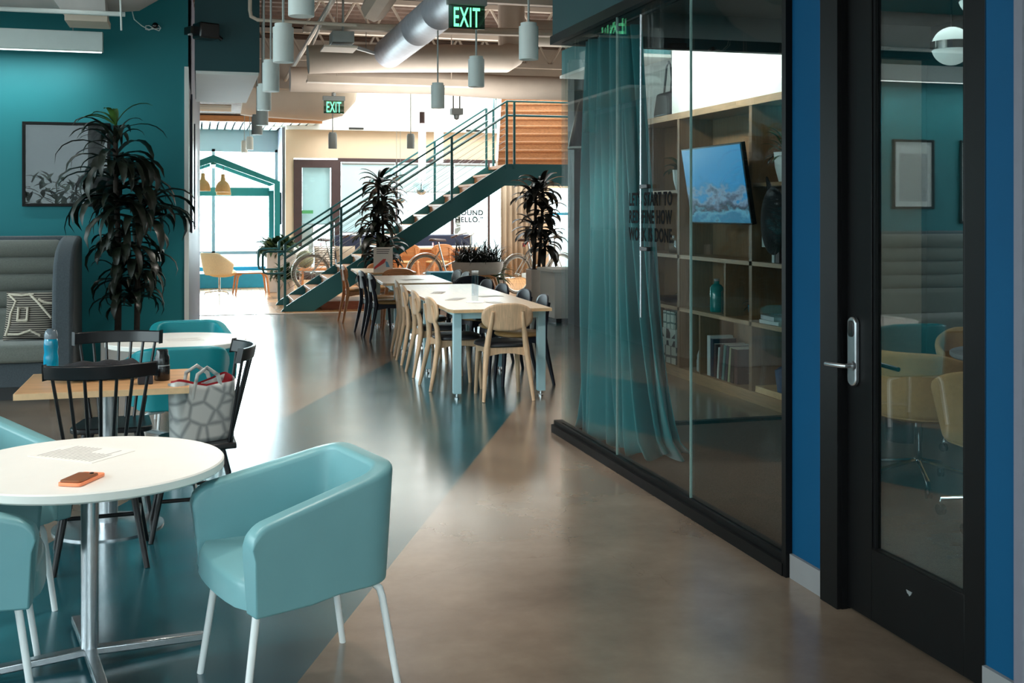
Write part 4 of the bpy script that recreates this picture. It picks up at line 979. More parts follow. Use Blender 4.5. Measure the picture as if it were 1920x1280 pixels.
# desks, benches and cushions beyond the stairs
def desk(label, cx, cy, w, d, h=.74, z0=.13, m='warm_oak'):
    t = thing('desk', label, 'desk', (cx, cy, z0))
    obj('top', B().box(-w / 2, w / 2, -d / 2, d / 2, h - .04, h), 'pale_oak_top', t, bevel=.004); obj('front_panel', B().box(-w / 2 + .05, w / 2 - .05, -.02, .0, .12, h - .04), m, t, smooth=0)
    for s in (-1, 1): obj('side_panel', B().box(s * (w / 2 - .04) - .02, s * (w / 2 - .04) + .02, -d / 2 + .05, d / 2 - .05, 0, h - .04), m, t, smooth=0)
    return t
desk('oak desk with a warm panelled front beyond the stairs', 4.35, 22.4, 2.2, .9)
tc_ = seat_at(4.55, 21.55, 10, 'warm oak chair pulled up to the oak desk beyond the stairs', 'tan'); tc_.location.z = .13
tc_ = seat_at(3.95, 21.6, -8, 'warm oak chair at the desk end nearest the stair plant', 'tan'); tc_.location.z = .13
bs = thing('bench_sofa', 'dark navy upholstered bench under the far windows', 'sofa', (4.3, 23.75, .13))
obj('seat', B().box(-1.5, 1.5, -.3, .25, .2, .45), 'book_navy', bs, bevel=.03); obj('back', B().box(-1.5, 1.5, .15, .3, .45, .95), 'book_navy', bs, bevel=.03); obj('plinth', B().box(-1.45, 1.45, -.25, .25, 0, .2), 'black_frame', bs)
be = thing('window_bench', 'low oak bench with cushions behind the stair foot', 'bench', (2.58, 22.3, .13))
obj('top', B().box(-.7, .8, -.3, .3, .30, .35), 'warm_oak', be, bevel=.005)
for s in (-.62, .72): obj('side_panel', B().box(s - .02, s + .02, -.27, .27, 0, .30), 'warm_oak', be)
cm = mat('sage_cushion', (128, 134, 108), .9, var=.5, scale=8); mat('taupe_cushion', (150, 136, 118), .9)
o = obj('round_cushion', B().sphere((0, 0, 0), .17, 20, 12, (1, .45, 1)), 'sage_cushion', None); o.location = (2.02, 22.2, .65); tag(o, 'round sage-green cushion on the oak bench', 'cushion')
m = bpy.data.materials.new('striped_cushion'); m.use_nodes = True; nt = m.node_tree; tcn = nt.nodes.new('ShaderNodeTexCoord'); wv = nt.nodes.new('ShaderNodeTexWave'); wv.bands_direction = 'Z'; wv.inputs['Scale'].default_value = 7
nt.links.new(tcn.outputs['Object'], wv.inputs['Vector']); rp = nt.nodes.new('ShaderNodeValToRGB'); rp.color_ramp.elements[0].position = .4; rp.color_ramp.elements[1].position = .6; rp.color_ramp.elements[0].color = lin((120, 104, 92)); rp.color_ramp.elements[1].color = lin((236, 226, 210))
nt.links.new(wv.outputs[0], rp.inputs[0]); nt.links.new(rp.outputs[0], nt.nodes['Principled BSDF'].inputs['Base Color']); MATS['striped_cushion'] = m
def square_cushion(label, loc, rz, m, s=.21):
    o = obj('cushion', B().grid(lambda u, v: tuple((c * s / .215) for c in pil(u, v, -1)), 11, 11).grid(lambda u, v: tuple((c * s / .215) for c in pil(1 - u, v, 1)), 11, 11), m, None, smooth=70)
    o.location = loc; o.rotation_euler = (R(-12), 0, R(rz)); return tag(o, label, 'cushion')
square_cushion('brown and cream striped cushion on the oak bench', (2.42, 22.3, .49), 0, 'striped_cushion')
square_cushion('taupe square cushion leaning on the oak bench', (2.84, 22.28, .49), 14, 'taupe_cushion')
square_cushion('pale cushion behind the round sage cushion on the oak bench', (1.92, 22.42, .49), 5, 'paper')
iv = thing('creeper_pot', 'leafy creeper in a low pot at the stair foot', 'plant', (1.55, 21.0, 0))
obj('pot', B().lathe([(.14, 0), (.18, .34), (.16, .34), (.15, .3)], 20), 'planter_tan', iv)
b = B()
for i in range(90): leaf_strip(b, (rnd.uniform(-.13, .13), rnd.uniform(-.13, .13), .33 + rnd.uniform(0, .16)), rnd.random() * 2 * PI, R(rnd.uniform(-20, 70)), rnd.uniform(.15, .32), .08, rnd.uniform(1, 2.6), 5)
obj('foliage', b, 'leaf_mid', iv, smooth=60)
# trees outside the windows
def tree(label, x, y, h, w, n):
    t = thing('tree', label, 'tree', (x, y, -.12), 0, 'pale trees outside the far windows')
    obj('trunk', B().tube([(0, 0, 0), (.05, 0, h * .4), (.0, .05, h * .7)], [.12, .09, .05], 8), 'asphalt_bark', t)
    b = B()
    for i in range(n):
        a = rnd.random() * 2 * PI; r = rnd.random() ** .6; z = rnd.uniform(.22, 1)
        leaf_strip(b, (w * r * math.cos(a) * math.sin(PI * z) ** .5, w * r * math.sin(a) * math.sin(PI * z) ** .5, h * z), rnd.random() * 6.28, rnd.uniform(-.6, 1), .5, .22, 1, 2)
    obj('crown', b, 'shrub_washed_out', t)
tree('tree coloured pale for daylight glare outside the window of the house frame', -.3, 34, 3.2, 1.5, 170); tree('tree coloured pale for daylight glare outside beside the door', 3.6, 38, 4.2, 2.0, 170); tree('tree coloured pale for daylight glare outside beyond the desk', 8.2, 36, 3.6, 1.8, 170)
hedge = B()
for i in range(2600):
    leaf_strip(hedge, (rnd.uniform(-9, 3), rnd.uniform(-8.0, -6.8), -.12 + 2.55 * rnd.random() ** .8), rnd.random() * 6.28, rnd.uniform(-.6, 1.2), .34, .13, 1, 2)
hg_ = obj('hedge', hedge, 'leaf_mid', None, smooth=0); tag(hg_, 'leafy hedge in the yard behind the viewer, mirrored in the picture glass', 'hedge'); hg_['kind'] = 'stuff'
# smoked glass globes and tube lights in the stair hall
def globe(label, x, y, z, r):
    t = thing('glass_globe', label, 'lamp', (x, y, z), 0, 'clear glass globe pendants by the stairs')
    obj('globe', B().sphere((0, 0, 0), r, 32, 16), 'clear_glass', t)
    obj('reflector', B().sphere((0, 0, -r * .12), r * .62, 24, 10, z0=-.98, z1=.0), 'chrome', t)
    obj('cable', B().tube([(0, 0, r * .9), (0, 0, 6.6 - z)], .004, 6), 'rod_grey', t); obj('socket', B().tube([(0, 0, -.05), (0, 0, r)], .02, 8), 'chrome', t)
globe('clear glass globe pendant in front of the far glazing, the lowest of the three', 3.50, 19.9, 1.84, .15)
globe('clear glass globe pendant in front of the far glazing, the one farthest along the stairs', 3.98, 20.4, 2.01, .17)
globe('clear glass globe pendant in front of the far glazing, the one half behind the plant', 3.55, 20.6, 2.25, .15)
def tube_light(label, x, y, z0, z1, r=.045):
    t = thing('tube_light', label, 'lamp', (x, y, z0), 0, 'glowing tube pendants over the stairs')
    obj('tube', B().lathe([(r * .9, 0), (r, .02), (r, z1 - z0 - .22), (r * .98, z1 - z0 - .2)], 16), 'tube_glow', t); obj('cap', B().lathe([(r * .72, z1 - z0 - .2), (r * .72, z1 - z0), (0, z1 - z0)], 16), 'brown_frame', t)
    obj('cable', B().tube([(0, 0, z1 - z0), (0, 0, 7.0 - z0)], .004, 6), 'rod_grey', t)
tube_light('glowing white tube pendant hanging before the stair rails, the lower one', 3.72, 19.0, 2.14, 3.30, .065)
tube_light('glowing white tube pendant behind the ceiling pendants, the higher one', 4.35, 20.6, 2.50, 3.85, .085)
dl = thing('spotlight', 'grey twin-rod ceiling fixture above the stairs', 'lamp', (3.85, 16.9, 3.02))
obj('rod', B().tube([(-.05, 0, .15), (-.06, 0, 1.3)], .012, 6), 'rod_grey', dl); obj('rod', B().tube([(.05, 0, .15), (.05, 0, 1.3)], .012, 6), 'rod_grey', dl)
obj('housing', B().box(-.09, .09, -.07, .07, .06, .16).lathe([(.0, -.02), (.04, 0), (.05, .06)], 12), 'rod_grey', dl, bevel=.005)
bc = thing('cone_pendant', 'black cone pendant lamp with a white rim behind the glass partition', 'lamp', (4.20, 12.0, 2.30))
obj('shade', B().lathe([(.17, 0), (.17, .02), (.06, .5), (.03, .56), (0, .57)], 28), 'black_plastic', bc); obj('rim', B().lathe([(.165, 0), (.175, 0), (.175, .022), (.165, .022)], 28), 'white_paint', bc)
obj('rod', B().tube([(0, 0, .56), (0, 0, 1.95)], .008, 6), 'black_plastic', bc)

# ------------------------------------------------------------------ overhead: pendants, signs, ducts, joists
def pendant(label, x, y, z):
    t = thing('cylinder_pendant', label, 'lamp', (x, y, z), 0, 'white cylinder pendants over the cafe')
    obj('body', B().lathe([(.0615, 0), (.0635, .006), (.0635, .215), (.053, .217), (.053, .238), (0, .239)], 28), 'lamp_white', t)
    obj('reflector', B().lathe([(.058, .002), (.045, .02), (.02, .03), (0, .031)], 24), 'chrome', t)
    obj('lens', B().lathe([(.0, .0185), (.022, .019), (.022, .026)], 16), 'lens_glow', t)
    obj('rod', B().tube([(0, 0, .238), (0, 0, 4.28 - z)], .0075, 6), 'rod_grey', t)
    return t
row = [('nearest', .486, 5.54, 2.548), ('second nearest', .507, 7.03, 2.514), ('third nearest', .532, 8.645, 2.50), ('fourth nearest', .574, 10.325, 2.504)]
pend = None
soffit_row = [('fifth nearest', .66, 12.2, 2.509), ('sixth nearest', .67, 13.5, 2.494)]
for n, x, y, z in row + soffit_row:
    lb_ = 'white cylinder pendant in the row along the teal soffit, %s of six' % n
    if pend is None: pend = pendant(lb_, x, y, z)
    elif y < 11.3: dup(pend, lb_, (x, y, z))
def low_rod(label, x, y, z, top):
    p = pendant(label, x, y, z)
    for c in list(p.children):
        if c.name.startswith('rod'):
            c.data = B_mesh(B().tube([(0, 0, .238), (0, 0, top - z)], .0075, 6), 'rod_grey')
def B_mesh(b, m):
    me = bpy.data.meshes.new('rod'); me.from_pydata(b.v, [], b.f); me.materials.append(MATS[m]); return me
for n, x, y, z in soffit_row: dup(pend, 'white cylinder pendant in the row along the teal soffit, %s of six' % n, (x, y, z))
for n, x, y, z in (('nearest of three', 2.073, 6.99, 2.583), ('second of three', 2.094, 8.5, 2.567), ('third of three', 2.166, 10.3, 2.56)):
    dup(pend, 'white cylinder pendant in the row beside the glass partition, %s' % n, (x, y, z))
for n, x, y in (('over the front round table', .47, 4.05), ('above the sofa side of the front table', -.95, 4.2)):  # two pendants added out of view to brighten the front table
    dup(pend, 'added unseen white cylinder pendant hanging high %s' % n, (x, y, 2.55))
dup(pend, 'white cylinder pendant below the beige wall, beyond the small exit sign', (1.90, 16.5, 2.51))
low_rod('white cylinder pendant before the stair rails in the bright hall', 3.30, 17.81, 2.60, 3.5)
low_rod('white cylinder pendant under the slatted ceiling, the nearer of two', .90, 20.7, 2.70, 3.56)
low_rod('white cylinder pendant under the slatted ceiling, the farther of two', .88, 22.6, 2.74, 3.56)

def exit_sign(label, x, y, z, s=1.0):
    t = thing('exit_sign', label, 'sign', (x, y, z), 0, 'green exit signs')
    w, h = .138 * s, .175 * s
    obj('panel', B().box(-w, w, -.004, .004, 0, h), 'exit_panel', t, smooth=0, label='green tinted clear panel')
    obj('housing', B().box(-w - .012, w + .012, -.032, .032, h, h + .06 * s), 'sign_grey', t, bevel=.004)
    obj('mount', B().tube([(0, 0, h + .06), (0, 0, h + .10)], .03, 10).tube([(0, 0, h + .09), (0, 0, 4.25 - z)], .008, 6), 'rod_grey', t)
    tm = text_mesh('EXIT', .2 * s, .002, bold=.002, spacing=1.08, align='CENTER')
    mx = max(v[0] for v in tm.v); mn = min(v[0] for v in tm.v); my = max(v[1] for v in tm.v)
    fx = .2 * s / (mx - mn); fz = .142 * s / my
    tm.v = [((vx - (mx + mn) / 2) * fx, -.0065 - vz, vy * fz + .016 * s) for vx, vy, vz in tm.v]
    obj('lettering', tm, 'green_glow', t, smooth=0, label='glowing green letters EXIT')
mt = glass('exit_panel', (.16, .34, .27), gloss=1.3, base=.03)
exit_sign('green glowing EXIT sign hanging near the glass partition, the larger one', 1.93, 8.13, 2.955)
exit_sign('green glowing EXIT sign hanging far down the aisle, the smaller one', 1.79, 15.4, 2.93)

def duct(name, label, pts, r, m, group=None, rib=0, cat='duct'):
    t = thing(name, label, cat, (0, 0, 0), 0, group)
    if rib:                                                         # rolled seams ring the straight run
        P = [Vector(p) for p in pts]; d = (P[-1] - P[0]); L = d.length; d.normalize(); q = [P[0]]; rr = [r]
        for i in range(1, int(L / rib)):
            for o_, k_ in ((-.010, 0), (-.005, .0025), (.005, .0025), (.010, 0)): q.append(P[0] + d * (rib * i + o_)); rr.append(r + k_)
        pts, r = q + [P[-1]], rr + [r]
    obj('body', B().tube(pts, r, 28), m, t, smooth=50)
    return t
duct('spiral_duct', 'silvery spiral duct running along the aisle into the cross duct', [(2.27, 5.5, 3.54), (2.12, 12.8, 3.42)], .175, 'galvanised', rib=.95)
duct('cross_duct', 'large tan duct crossing the ceiling with an elbow at its end', [(1.22, 13.05, 3.34), (1.5, 13.05, 3.36), (2.2, 13.05, 3.39), (3.4, 13.05, 3.43), (3.58, 13.1, 3.44), (3.68, 13.18, 3.50), (3.72, 13.28, 3.60), (3.72, 13.30, 4.2)], .165, 'tan_paint')
duct('cross_duct', 'second tan duct behind the elbow, running towards the glass room', [(1.2, 15.4, 3.38), (3.2, 15.4, 3.40), (3.6, 15.4, 3.38), (4.2, 15.4, 3.36), (9.8, 15.4, 3.40)], .17, 'tan_paint')
duct('cross_duct', 'third tan duct beyond the second one, seen past the elbow', [(3.6, 12.2, 3.62), (9.8, 12.2, 3.68)], .15, 'tan_paint')
b = B().box(.2, 4.6, 13.5, 13.62, 3.07, 3.11)
ct = obj('cable_tray', B().tube([(1.6, 13.45, 3.2), (1.6, 13.45, 4.28)], .006, 6).tube([(3.0, 13.45, 3.2), (3.0, 13.45, 4.28)], .006, 6).box(1.25, 3.3, 13.46, 13.6, 3.13, 3.16).box(1.25, 3.3, 13.44, 13.46, 3.13, 3.21), 'tan_paint', None, smooth=0); tag(ct, 'flat tan tray hung just below the cross duct', 'tray')
duct('supply_duct', 'broad cream duct dropping under the hall ceiling by the small exit sign', [(.72, 18.8, 3.52), (.86, 18.8, 3.50), (2.0, 18.8, 3.45), (2.14, 18.8, 3.49), (2.22, 18.8, 3.58), (2.24, 18.8, 3.7), (2.24, 18.8, 4.18)], .36, 'cream_paint', rib=0)
vg = obj('vent_slot', B().box(-.16, .16, -.01, 0, -.02, .02), 'sign_dark', None, smooth=0); vg.location = (3.30, 24.245, 3.38); tag(vg, 'dark vent slot in the white ledge near the exit sign', 'vent')
v2 = vg.copy(); C.objects.link(v2); v2.location = (5.9, 24.245, 3.38); v2['label'] = 'dark vent slot in the white ledge behind the stair rails'
def joist(label, y, zt, zb, x0, x1, m='tan_paint'):
    t = thing('roof_joist', label, 'joist', (0, y, 0), 0, 'open web roof joists')
    obj('chord', B().box(x0, x1, -.05, .05, zt - .06, zt), m, t, smooth=0); obj('chord', B().box(x0, x1, -.05, .05, zb, zb + .07), m, t, smooth=0)
    b = B(); n = int((x1 - x0) / .42)
    for i in range(n):
        a = x0 + (x1 - x0) * i / n; c = x0 + (x1 - x0) * (i + .5) / n; e_ = x0 + (x1 - x0) * (i + 1) / n
        b.tube([(a, 0, zb + .05), (c, 0, zt - .03)], .018, 6).tube([(c, 0, zt - .03), (e_, 0, zb + .05)], .018, 6)
    obj('web', b, m, t)
for i, (y, zb) in enumerate(((6.2, 3.75), (8.8, 3.78), (11.4, 3.78), (14.0, 3.80), (16.6, 3.80))):
    joist('tan open-web roof joist, %s from the camera' % ['first', 'second', 'third', 'fourth', 'fifth'][i], y, 4.25, zb, 1.25 if 11 < y < 14.05 else -6.5, 9.9)
def pipe(name, label, pts, r, m, cat='pipe'):
    o = obj(name, B().tube(pts, r, 8), m, None); return tag(o, label, cat)
pipe('pipe', 'tan conduit running overhead along the aisle beside the soffit', [(1.45, 4.5, 4.05), (1.30, 17.6, 3.62)], .03, 'tan_paint')
pipe('pipe', 'thin tan conduit slanting overhead beside the first pendant row', [(1.16, 4.5, 3.95), (1.26, 12.9, 3.5)], .016, 'tan_paint')
pipe('pipe', 'tan pipe crossing overhead behind the spiral duct', [(1.25, 12.0, 3.56), (9.5, 12.0, 3.66)], .045, 'tan_paint')
pipe('sprinkler_pipe', 'white sprinkler pipe elbow in front of the dark soffit', [(1.5, 11.0, 3.42), (.55, 11.0, 3.43), (.49, 11.0, 3.46), (.48, 11.0, 3.52), (.48, 11.0, 4.3)], .018, 'tan_paint')
pipe('pipe', 'cream pipe crossing behind the soffit above the timber edge', [(-4.9, 19.8, 3.36), (.55, 19.8, 3.36)], .06, 'cream_paint')
pipe('duct_run', 'thick insulated tan duct running overhead between the pendant rows', [(1.84, 9.0, 3.96), (1.80, 11.85, 3.74)], .14, 'tan_paint', 'duct')
jb = thing('projector', 'pale rectangular box hung overhead with a flat plate below it', 'projector', (1.48, 11.9, 3.30))
obj('body', B().box(-.13, .10, -.15, .15, .06, .18), 'rod_grey', jb, bevel=.006); obj('plate', B().box(-.22, .13, -.2, .2, 0, .02), 'cream_paint', jb); obj('rod', B().tube([(0, 0, .18), (0, 0, .98)], .012, 6), 'rod_grey', jb)
tl = thing('linear_fixture', 'short pale double strip light hung on a thin cable above the aisle', 'lamp', (1.66, 12.4, 3.40), -35)
obj('strip', B().box(-.016, .016, -.35, .35, 0, .03), 'rod_grey', tl); obj('strip', B().box(.06, .09, -.35, .35, -.03, .0), 'rod_grey', tl); obj('cable', B().tube([(0, .3, .03), (0, .3, .85)], .004, 6), 'rod_grey', tl)

# above the sofa
ll = thing('linear_light', 'long pale linear pendant washing the teal wall above the sofa', 'lamp', (-2.9, 10.75, 3.035))
obj('body', B().box(-2.6, 2.075, -.05, .05, .0, .175), 'lamp_white', ll, bevel=.004); obj('diffuser', B().box(-2.58, 2.06, .01, .045, -.006, .001), 'sconce_glow', ll, smooth=0)
for x in (-1.5, 1.82): obj('cable', B().tube([(x, 0, .17), (x, 0, 1.2)], .004, 6), 'rod_grey', ll)
area('linear_light_wash', (-3.0, 10.82, 3.015), (28, 0, 0), 4.0, .03, 17, (.92, 1, .98), 140)
sd = duct('supply_duct', 'pale round duct under the roof in front of the teal wall, ending in an elbow', [(-5.95, 10.3, 3.51), (-.72, 10.3, 3.51), (-.56, 10.32, 3.53), (-.42, 10.42, 3.64), (-.36, 10.6, 3.8), (-.36, 10.7, 4.22)], .19, 'duct_grey')
df = thing('diffuser_box', 'pale tapered air diffuser box hanging from the round duct', 'vent', (-.975, 10.05, 3.23))
obj('hood', B().add([(-.10, -.1, .0), (.235, -.1, .0), (.235, .28, .0), (-.10, .28, .0), (-.26, -.1, .25), (.22, -.1, .25), (.22, .28, .25), (-.26, .28, .25)], [(3, 2, 1, 0), (4, 5, 6, 7), (0, 1, 5, 4), (1, 2, 6, 5), (2, 3, 7, 6), (3, 0, 4, 7)]), 'duct_grey', df, bevel=.004)
obj('flange', B().box(-.09, .245, -.11, .29, -.05, -.0), 'tan_paint', df, bevel=.003)
lp = obj('roof_light', B().box(-.14, .14, -.12, .12, 0, .05), 'sconce_glow', None, bevel=.004); lp.location = (-1.02, 9.55, 3.42); tag(lp, 'small pale lit fixture at the top edge beside the diffuser box', 'lamp')
pipe('pipe', 'thin white pipe in front of the teal wall with a vertical drop', [(-5.95, 9.88, 3.24), (-.585, 9.88, 3.24)], .020, 'lamp_white')
pipe('pipe_drop', 'thin white vertical rod crossing the pipe end', [(-.625, 9.85, 3.50), (-.612, 9.85, 3.10)], .008, 'lamp_white')
cc = thing('cable_coil', 'coiled white cable on a dark hook high on the teal wall', 'cable', (-.39, 11.18, 3.35))
obj('cable', B().tube([(-.21, -.0, .14), (-.19, -.01, .06), (-.12, -.02, .0), (-.06, -.02, -.03)] + [(-.02 + .07 * math.cos(i * .7), -.02, -.015 + .025 * math.sin(i * 1.4)) for i in range(28)], .005, 6), 'lamp_white', cc)
obj('hook', B().sphere((0, -.015, .01), .03, 12, 8), 'black_plastic', cc)
sk = thing('wall_speaker', 'black bracketed speaker on the dark teal soffit', 'speaker', (.07, 11.05, 3.29), 25)
obj('body', B().box(-.1, .1, -.1, .08, -.06, .09), 'black_plastic', sk, bevel=.015); obj('bracket', B().box(-.16, -.1, -.02, .12, -.02, .05), 'black_plastic', sk); obj('knob', B().tube([(.1, 0, 0), (.16, -.02, -.05)], .02, 8), 'black_plastic', sk)
# globe lamps far off, mirrored in the glass partition
def small_globe(label, x, y, z, r=.11, top=4.28):
    t = thing('globe_lamp', label, 'lamp', (x, y, z), 0, 'opal globe pendants')
    obj('globe', B().sphere((0, 0, 0), r, 28, 14), 'globe_glow', t); obj('band', B().lathe([(r * .99, -r * .22), (r * 1.06, -r * .2), (r * 1.06, r * .22), (r * .99, r * .22)], 32), 'chrome', t)
    obj('rod', B().tube([(0, 0, r), (0, 0, top - z)], .006, 6), 'chrome', t); return t
small_globe('opal globe pendant with a chrome band behind the glass door, the lower one', 3.97, 5.25, 2.50, .105, 3.06)
small_globe('opal globe pendant with a chrome band behind the glass door, the upper one', 4.22, 5.35, 2.80, .105, 3.06)

# ------------------------------------------------------------------ glass meeting room
tx = text_mesh("LET’S START TO\nREDEFINE HOW\nWORK IS DONE.", .105, .0008, bold=.003, spacing=1.12, line=.98)
mn = min(v[0] for v in tx.v); mx = max(v[0] for v in tx.v); kx = .655 / (mx - mn)
o = obj('glass_lettering', B().add([((v[0] - mn) * kx, v[1], v[2]) for v in tx.v], tx.f), 'ink_black', None, smooth=0)
o.location = (2.4995, 6.305, 1.632); o.rotation_euler = (R(90), 0, R(-90)); tag(o, 'black three-line slogan lettering on the glass partition', 'lettering')
# teal curtain gathered at the far corner
ctn = thing('curtain', 'tall teal curtain gathered behind the glass partition', 'curtain', (0, 0, 0))
base = [(2.60, 7.62), (2.66, 7.40), (2.66, 7.15), (2.70, 6.90), (2.74, 6.68), (2.88, 6.58), (3.02, 6.60)]
def cpath(u, pts):
    k = u * (len(pts) - 1); i = min(int(k), len(pts) - 2); f = k - i
    p, q = Vector(pts[i]), Vector(pts[i + 1]); d = (q - p).normalized(); return p.lerp(q, f), Vector((-d.y, d.x))
top = [(2.69, 7.58), (2.69, 7.45), (2.69, 7.25), (2.70, 7.1), (2.70, 6.95), (2.71, 6.82), (2.74, 6.72)]
def drape(u, v):
    a, na = cpath(u, base); c, nc = cpath(u, top); w = v ** .5
    p = a.lerp(c, w); nrm = na.lerp(nc, w).normalized()
    amp = .055 * (1 - .25 * v) ; off = amp * math.sin(u * 2 * PI * 9.5 + .5 * math.sin(3 * v + u * 8)) + .018 * math.sin(u * 33 + 4 * v)
    p = p + nrm * (off + (.05 * (1 - v) ** 6 * math.sin(u * 17)))
    z = .012 + .0 + 2.79 * v
    if v < .03: z = .012 + .02 * (1 + math.sin(u * 40))
    return (max(p.x, 2.54), min(p.y, 7.66), z)
obj('drape', B().grid(drape, 260, 26), 'curtain_teal', ctn, solid=.004, smooth=70)
obj('track', B().tube([(2.62, 7.62, 2.82), (2.66, 7.3, 2.82), (2.66, 4.6, 2.82)], .014, 8), 'black_frame', ctn)
# sliding glass door pull in the end wall
pb = thing('door_pull', 'long vertical steel pull bar on the glass partition with two black brackets', 'handle', (2.478, 6.065, 0))
obj('bar', B().tube([(0, 0, .98), (0, 0, 2.74)], .006, 10), 'brushed_steel', pb)
for z in (1.74, 1.38): obj('bracket', B().box(-.006, .0235, -.10, .008, z - .012, z + .012), 'black_plastic', pb, bevel=.003)

# oak shelving wall
sh = thing('shelving', 'long oak open shelving unit along the wall beyond the meeting room', 'shelf', (4.42, 0, 0))
D = .36; t_ = .035; Y0, Y1 = 7.80, 11.8
obj('back_panel', B().box(D - .012, D, Y0, Y1, .09, 2.5), 'shelf_oak', sh, smooth=0)
for z in (.09, .665, 1.165): obj('shelf_board', B().box(0, D - .012, Y0, Y1, z - .02, z + t_ - .02), 'shelf_oak_y', sh, smooth=0)
obj('top_board', B().box(-.01, D, Y0, Y1, 2.475, 2.535), 'shelf_oak_y', sh, smooth=0); obj('plinth', B().box(.03, D, Y0, Y1, 0, .07), 'shelf_oak_y', sh, smooth=0)
for y in (Y0, 8.40, 9.85, 11.0, Y1 - .035): obj('divider', B().box(.0, D - .012, y, y + .05 if y not in (Y0,) else y + .035, .1, 2.475), 'shelf_oak', sh, smooth=0)
obj('divider', B().box(.01, D - .012, 8.90, 8.93, .68, 1.15), 'shelf_oak', sh, smooth=0); obj('divider', B().box(.01, D - .012, 9.41, 9.44, .1, .65), 'shelf_oak', sh, smooth=0)
obj('shelf_board', B().box(.01, D - .012, Y0 + .03, 8.40, 1.80, 1.83), 'shelf_oak_y', sh, smooth=0); obj('shelf_board', B().box(.01, D - .012, 9.90, 11.0, 1.77, 1.80), 'shelf_oak_y', sh, smooth=0)
XS = 4.42
tv = thing('television', 'wall-mounted flat television showing an underwater reef picture, tilted down', 'television', (4.36, 8.80, 1.49))
scr = bpy.data.materials.new('reef_picture'); scr.use_nodes = True; nt = scr.node_tree; p = nt.nodes['Principled BSDF']; L = nt.links.new; N = nt.nodes.new
tcn = N('ShaderNodeTexCoord'); sp_ = N('ShaderNodeSeparateXYZ'); L(tcn.outputs['Generated'], sp_.inputs[0]); nz = N('ShaderNodeTexNoise'); nz.inputs['Scale'].default_value = 5; nz.inputs['Detail'].default_value = 7; L(tcn.outputs['Generated'], nz.inputs['Vector'])
ad = N('ShaderNodeMath'); ad.operation = 'MULTIPLY_ADD'; ad.inputs[1].default_value = .9; L(nz.outputs['Fac'], ad.inputs[0]); L(sp_.outputs[2], ad.inputs[2])
r = N('ShaderNodeValToRGB'); e = r.color_ramp.elements; e[0].position = .45; e[0].color = lin((40, 120, 160)); e[1].position = 1.0; e[1].color = lin((0, 140, 205))
for pos, c in ((.55, (90, 160, 190)), (.66, (30, 46, 70)), (.74, (70, 90, 120)), (.82, (120, 150, 180)), (.90, (10, 132, 190))):
    q = r.color_ramp.elements.new(pos); q.color = lin(c)
L(ad.outputs[0], r.inputs[0]); L(r.outputs[0], p.inputs['Emission Color']); p.inputs['Emission Strength'].default_value = .62; p.inputs['Base Color'].default_value = (.01, .01, .01, 1); p.inputs['Roughness'].default_value = .2
MATS['reef_picture'] = scr
sl_ = Matrix.Rotation(R(-9), 4, 'Y')
obj('bezel', B().box(-.03, .012, -.58, .58, 0, .68).xf(sl_), 'screen_black', tv, bevel=.004); obj('screen', B().box(-.034, -.031, -.565, .565, .015, .665).xf(sl_), 'reef_picture', tv, smooth=0)
obj('mount', B().box(.0, .42, -.1, .1, .3, .4), 'black_plastic', tv)
def put(name, label, b, m, loc, rz=0, cat=None, bevel=0, group=None, smooth=40):
    o = obj(name, b, m, None, bevel=bevel, smooth=smooth); o.location = loc; o.rotation_euler = (0, 0, R(rz)); return tag(o, label, cat or name.replace('_', ' '), group)
def potted(label, loc, r, h, pot, n, l, w, leafm='leaf_mid'):
    t = thing('potted_plant', label, 'plant', loc)
    obj('pot', B().lathe([(r * .62, 0), (r * .9, h * .5), (r, h), (r * .9, h), (r * .85, h * .9)], 24), pot, t); b = B()
    crown(b, (0, 0, h * .95), n, l, w, rnd, (5, 80), (1.0, 2.2), .03); obj('foliage', b, leafm, t, smooth=60)
potted('arching plant in a white pot on the upper shelf beside the black bag', (4.58, 8.10, 1.832), .11, .24, 'ceramic_white', 26, .26, .03)
potted('small leafy plant in a white pot on the high shelf near the curtain', (4.60, 10.2, 1.802), .09, .20, 'ceramic_white', 22, .22, .06)
potted('tiny plant in a white pot on the low shelf near the curtain', (4.56, 10.02, .682), .06, .14, 'ceramic_white', 12, .10, .03)
potted('dark succulent in a blue glazed pot on the shelf below the television', (4.56, 8.56, .682), .085, .12, 'ceramic_blue', 22, .15, .04, 'leaf_dark')
put('serving_dish', 'dark shallow dish on the low shelf near the curtain', B().lathe([(.06, 0), (.16, .03), (.18, .06), (.16, .055), (.06, .015), (0, .012)], 28), 'black_plastic', (4.58, 10.40, .682), 0, 'dish')
def jar(label, loc, r, h, m, cat='bottle', neck=.4):
    t = thing('glass_bottle' if m != 'clear_glass' or h > .2 else 'glass_vase', label, cat, loc)
    obj('body', B().lathe([(r * .9, 0), (r, .01), (r, h * .8), (r * .7, h * .88), (r * neck, h * .92), (r * neck, h)], 24), m, t); obj('stopper', B().lathe([(r * neck * .9, h), (r * neck * 1.1, h + .02), (0, h + .025)], 12), 'silver', t)
jar('tall glossy teal glass bottle on the shelf below the television', (4.54, 9.30, .682), .062, .28, 'ceramic_teal')
jar('tall clear ribbed glass bottle beside the teal bottle', (4.56, 9.13, .682), .055, .24, 'clear_glass')
jar('short clear glass bottle, last in the row after the teal bottle', (4.53, 9.0, .682), .06, .19, 'clear_glass')
jar('faceted clear glass vase on the middle shelf near the curtain, the taller of two', (4.55, 10.28, 1.182), .045, .15, 'clear_glass', 'vase', .3)
jar('faceted clear glass vase on the middle shelf near the curtain, the shorter of two', (4.53, 10.06, 1.182), .04, .09, 'clear_glass', 'vase', .7)
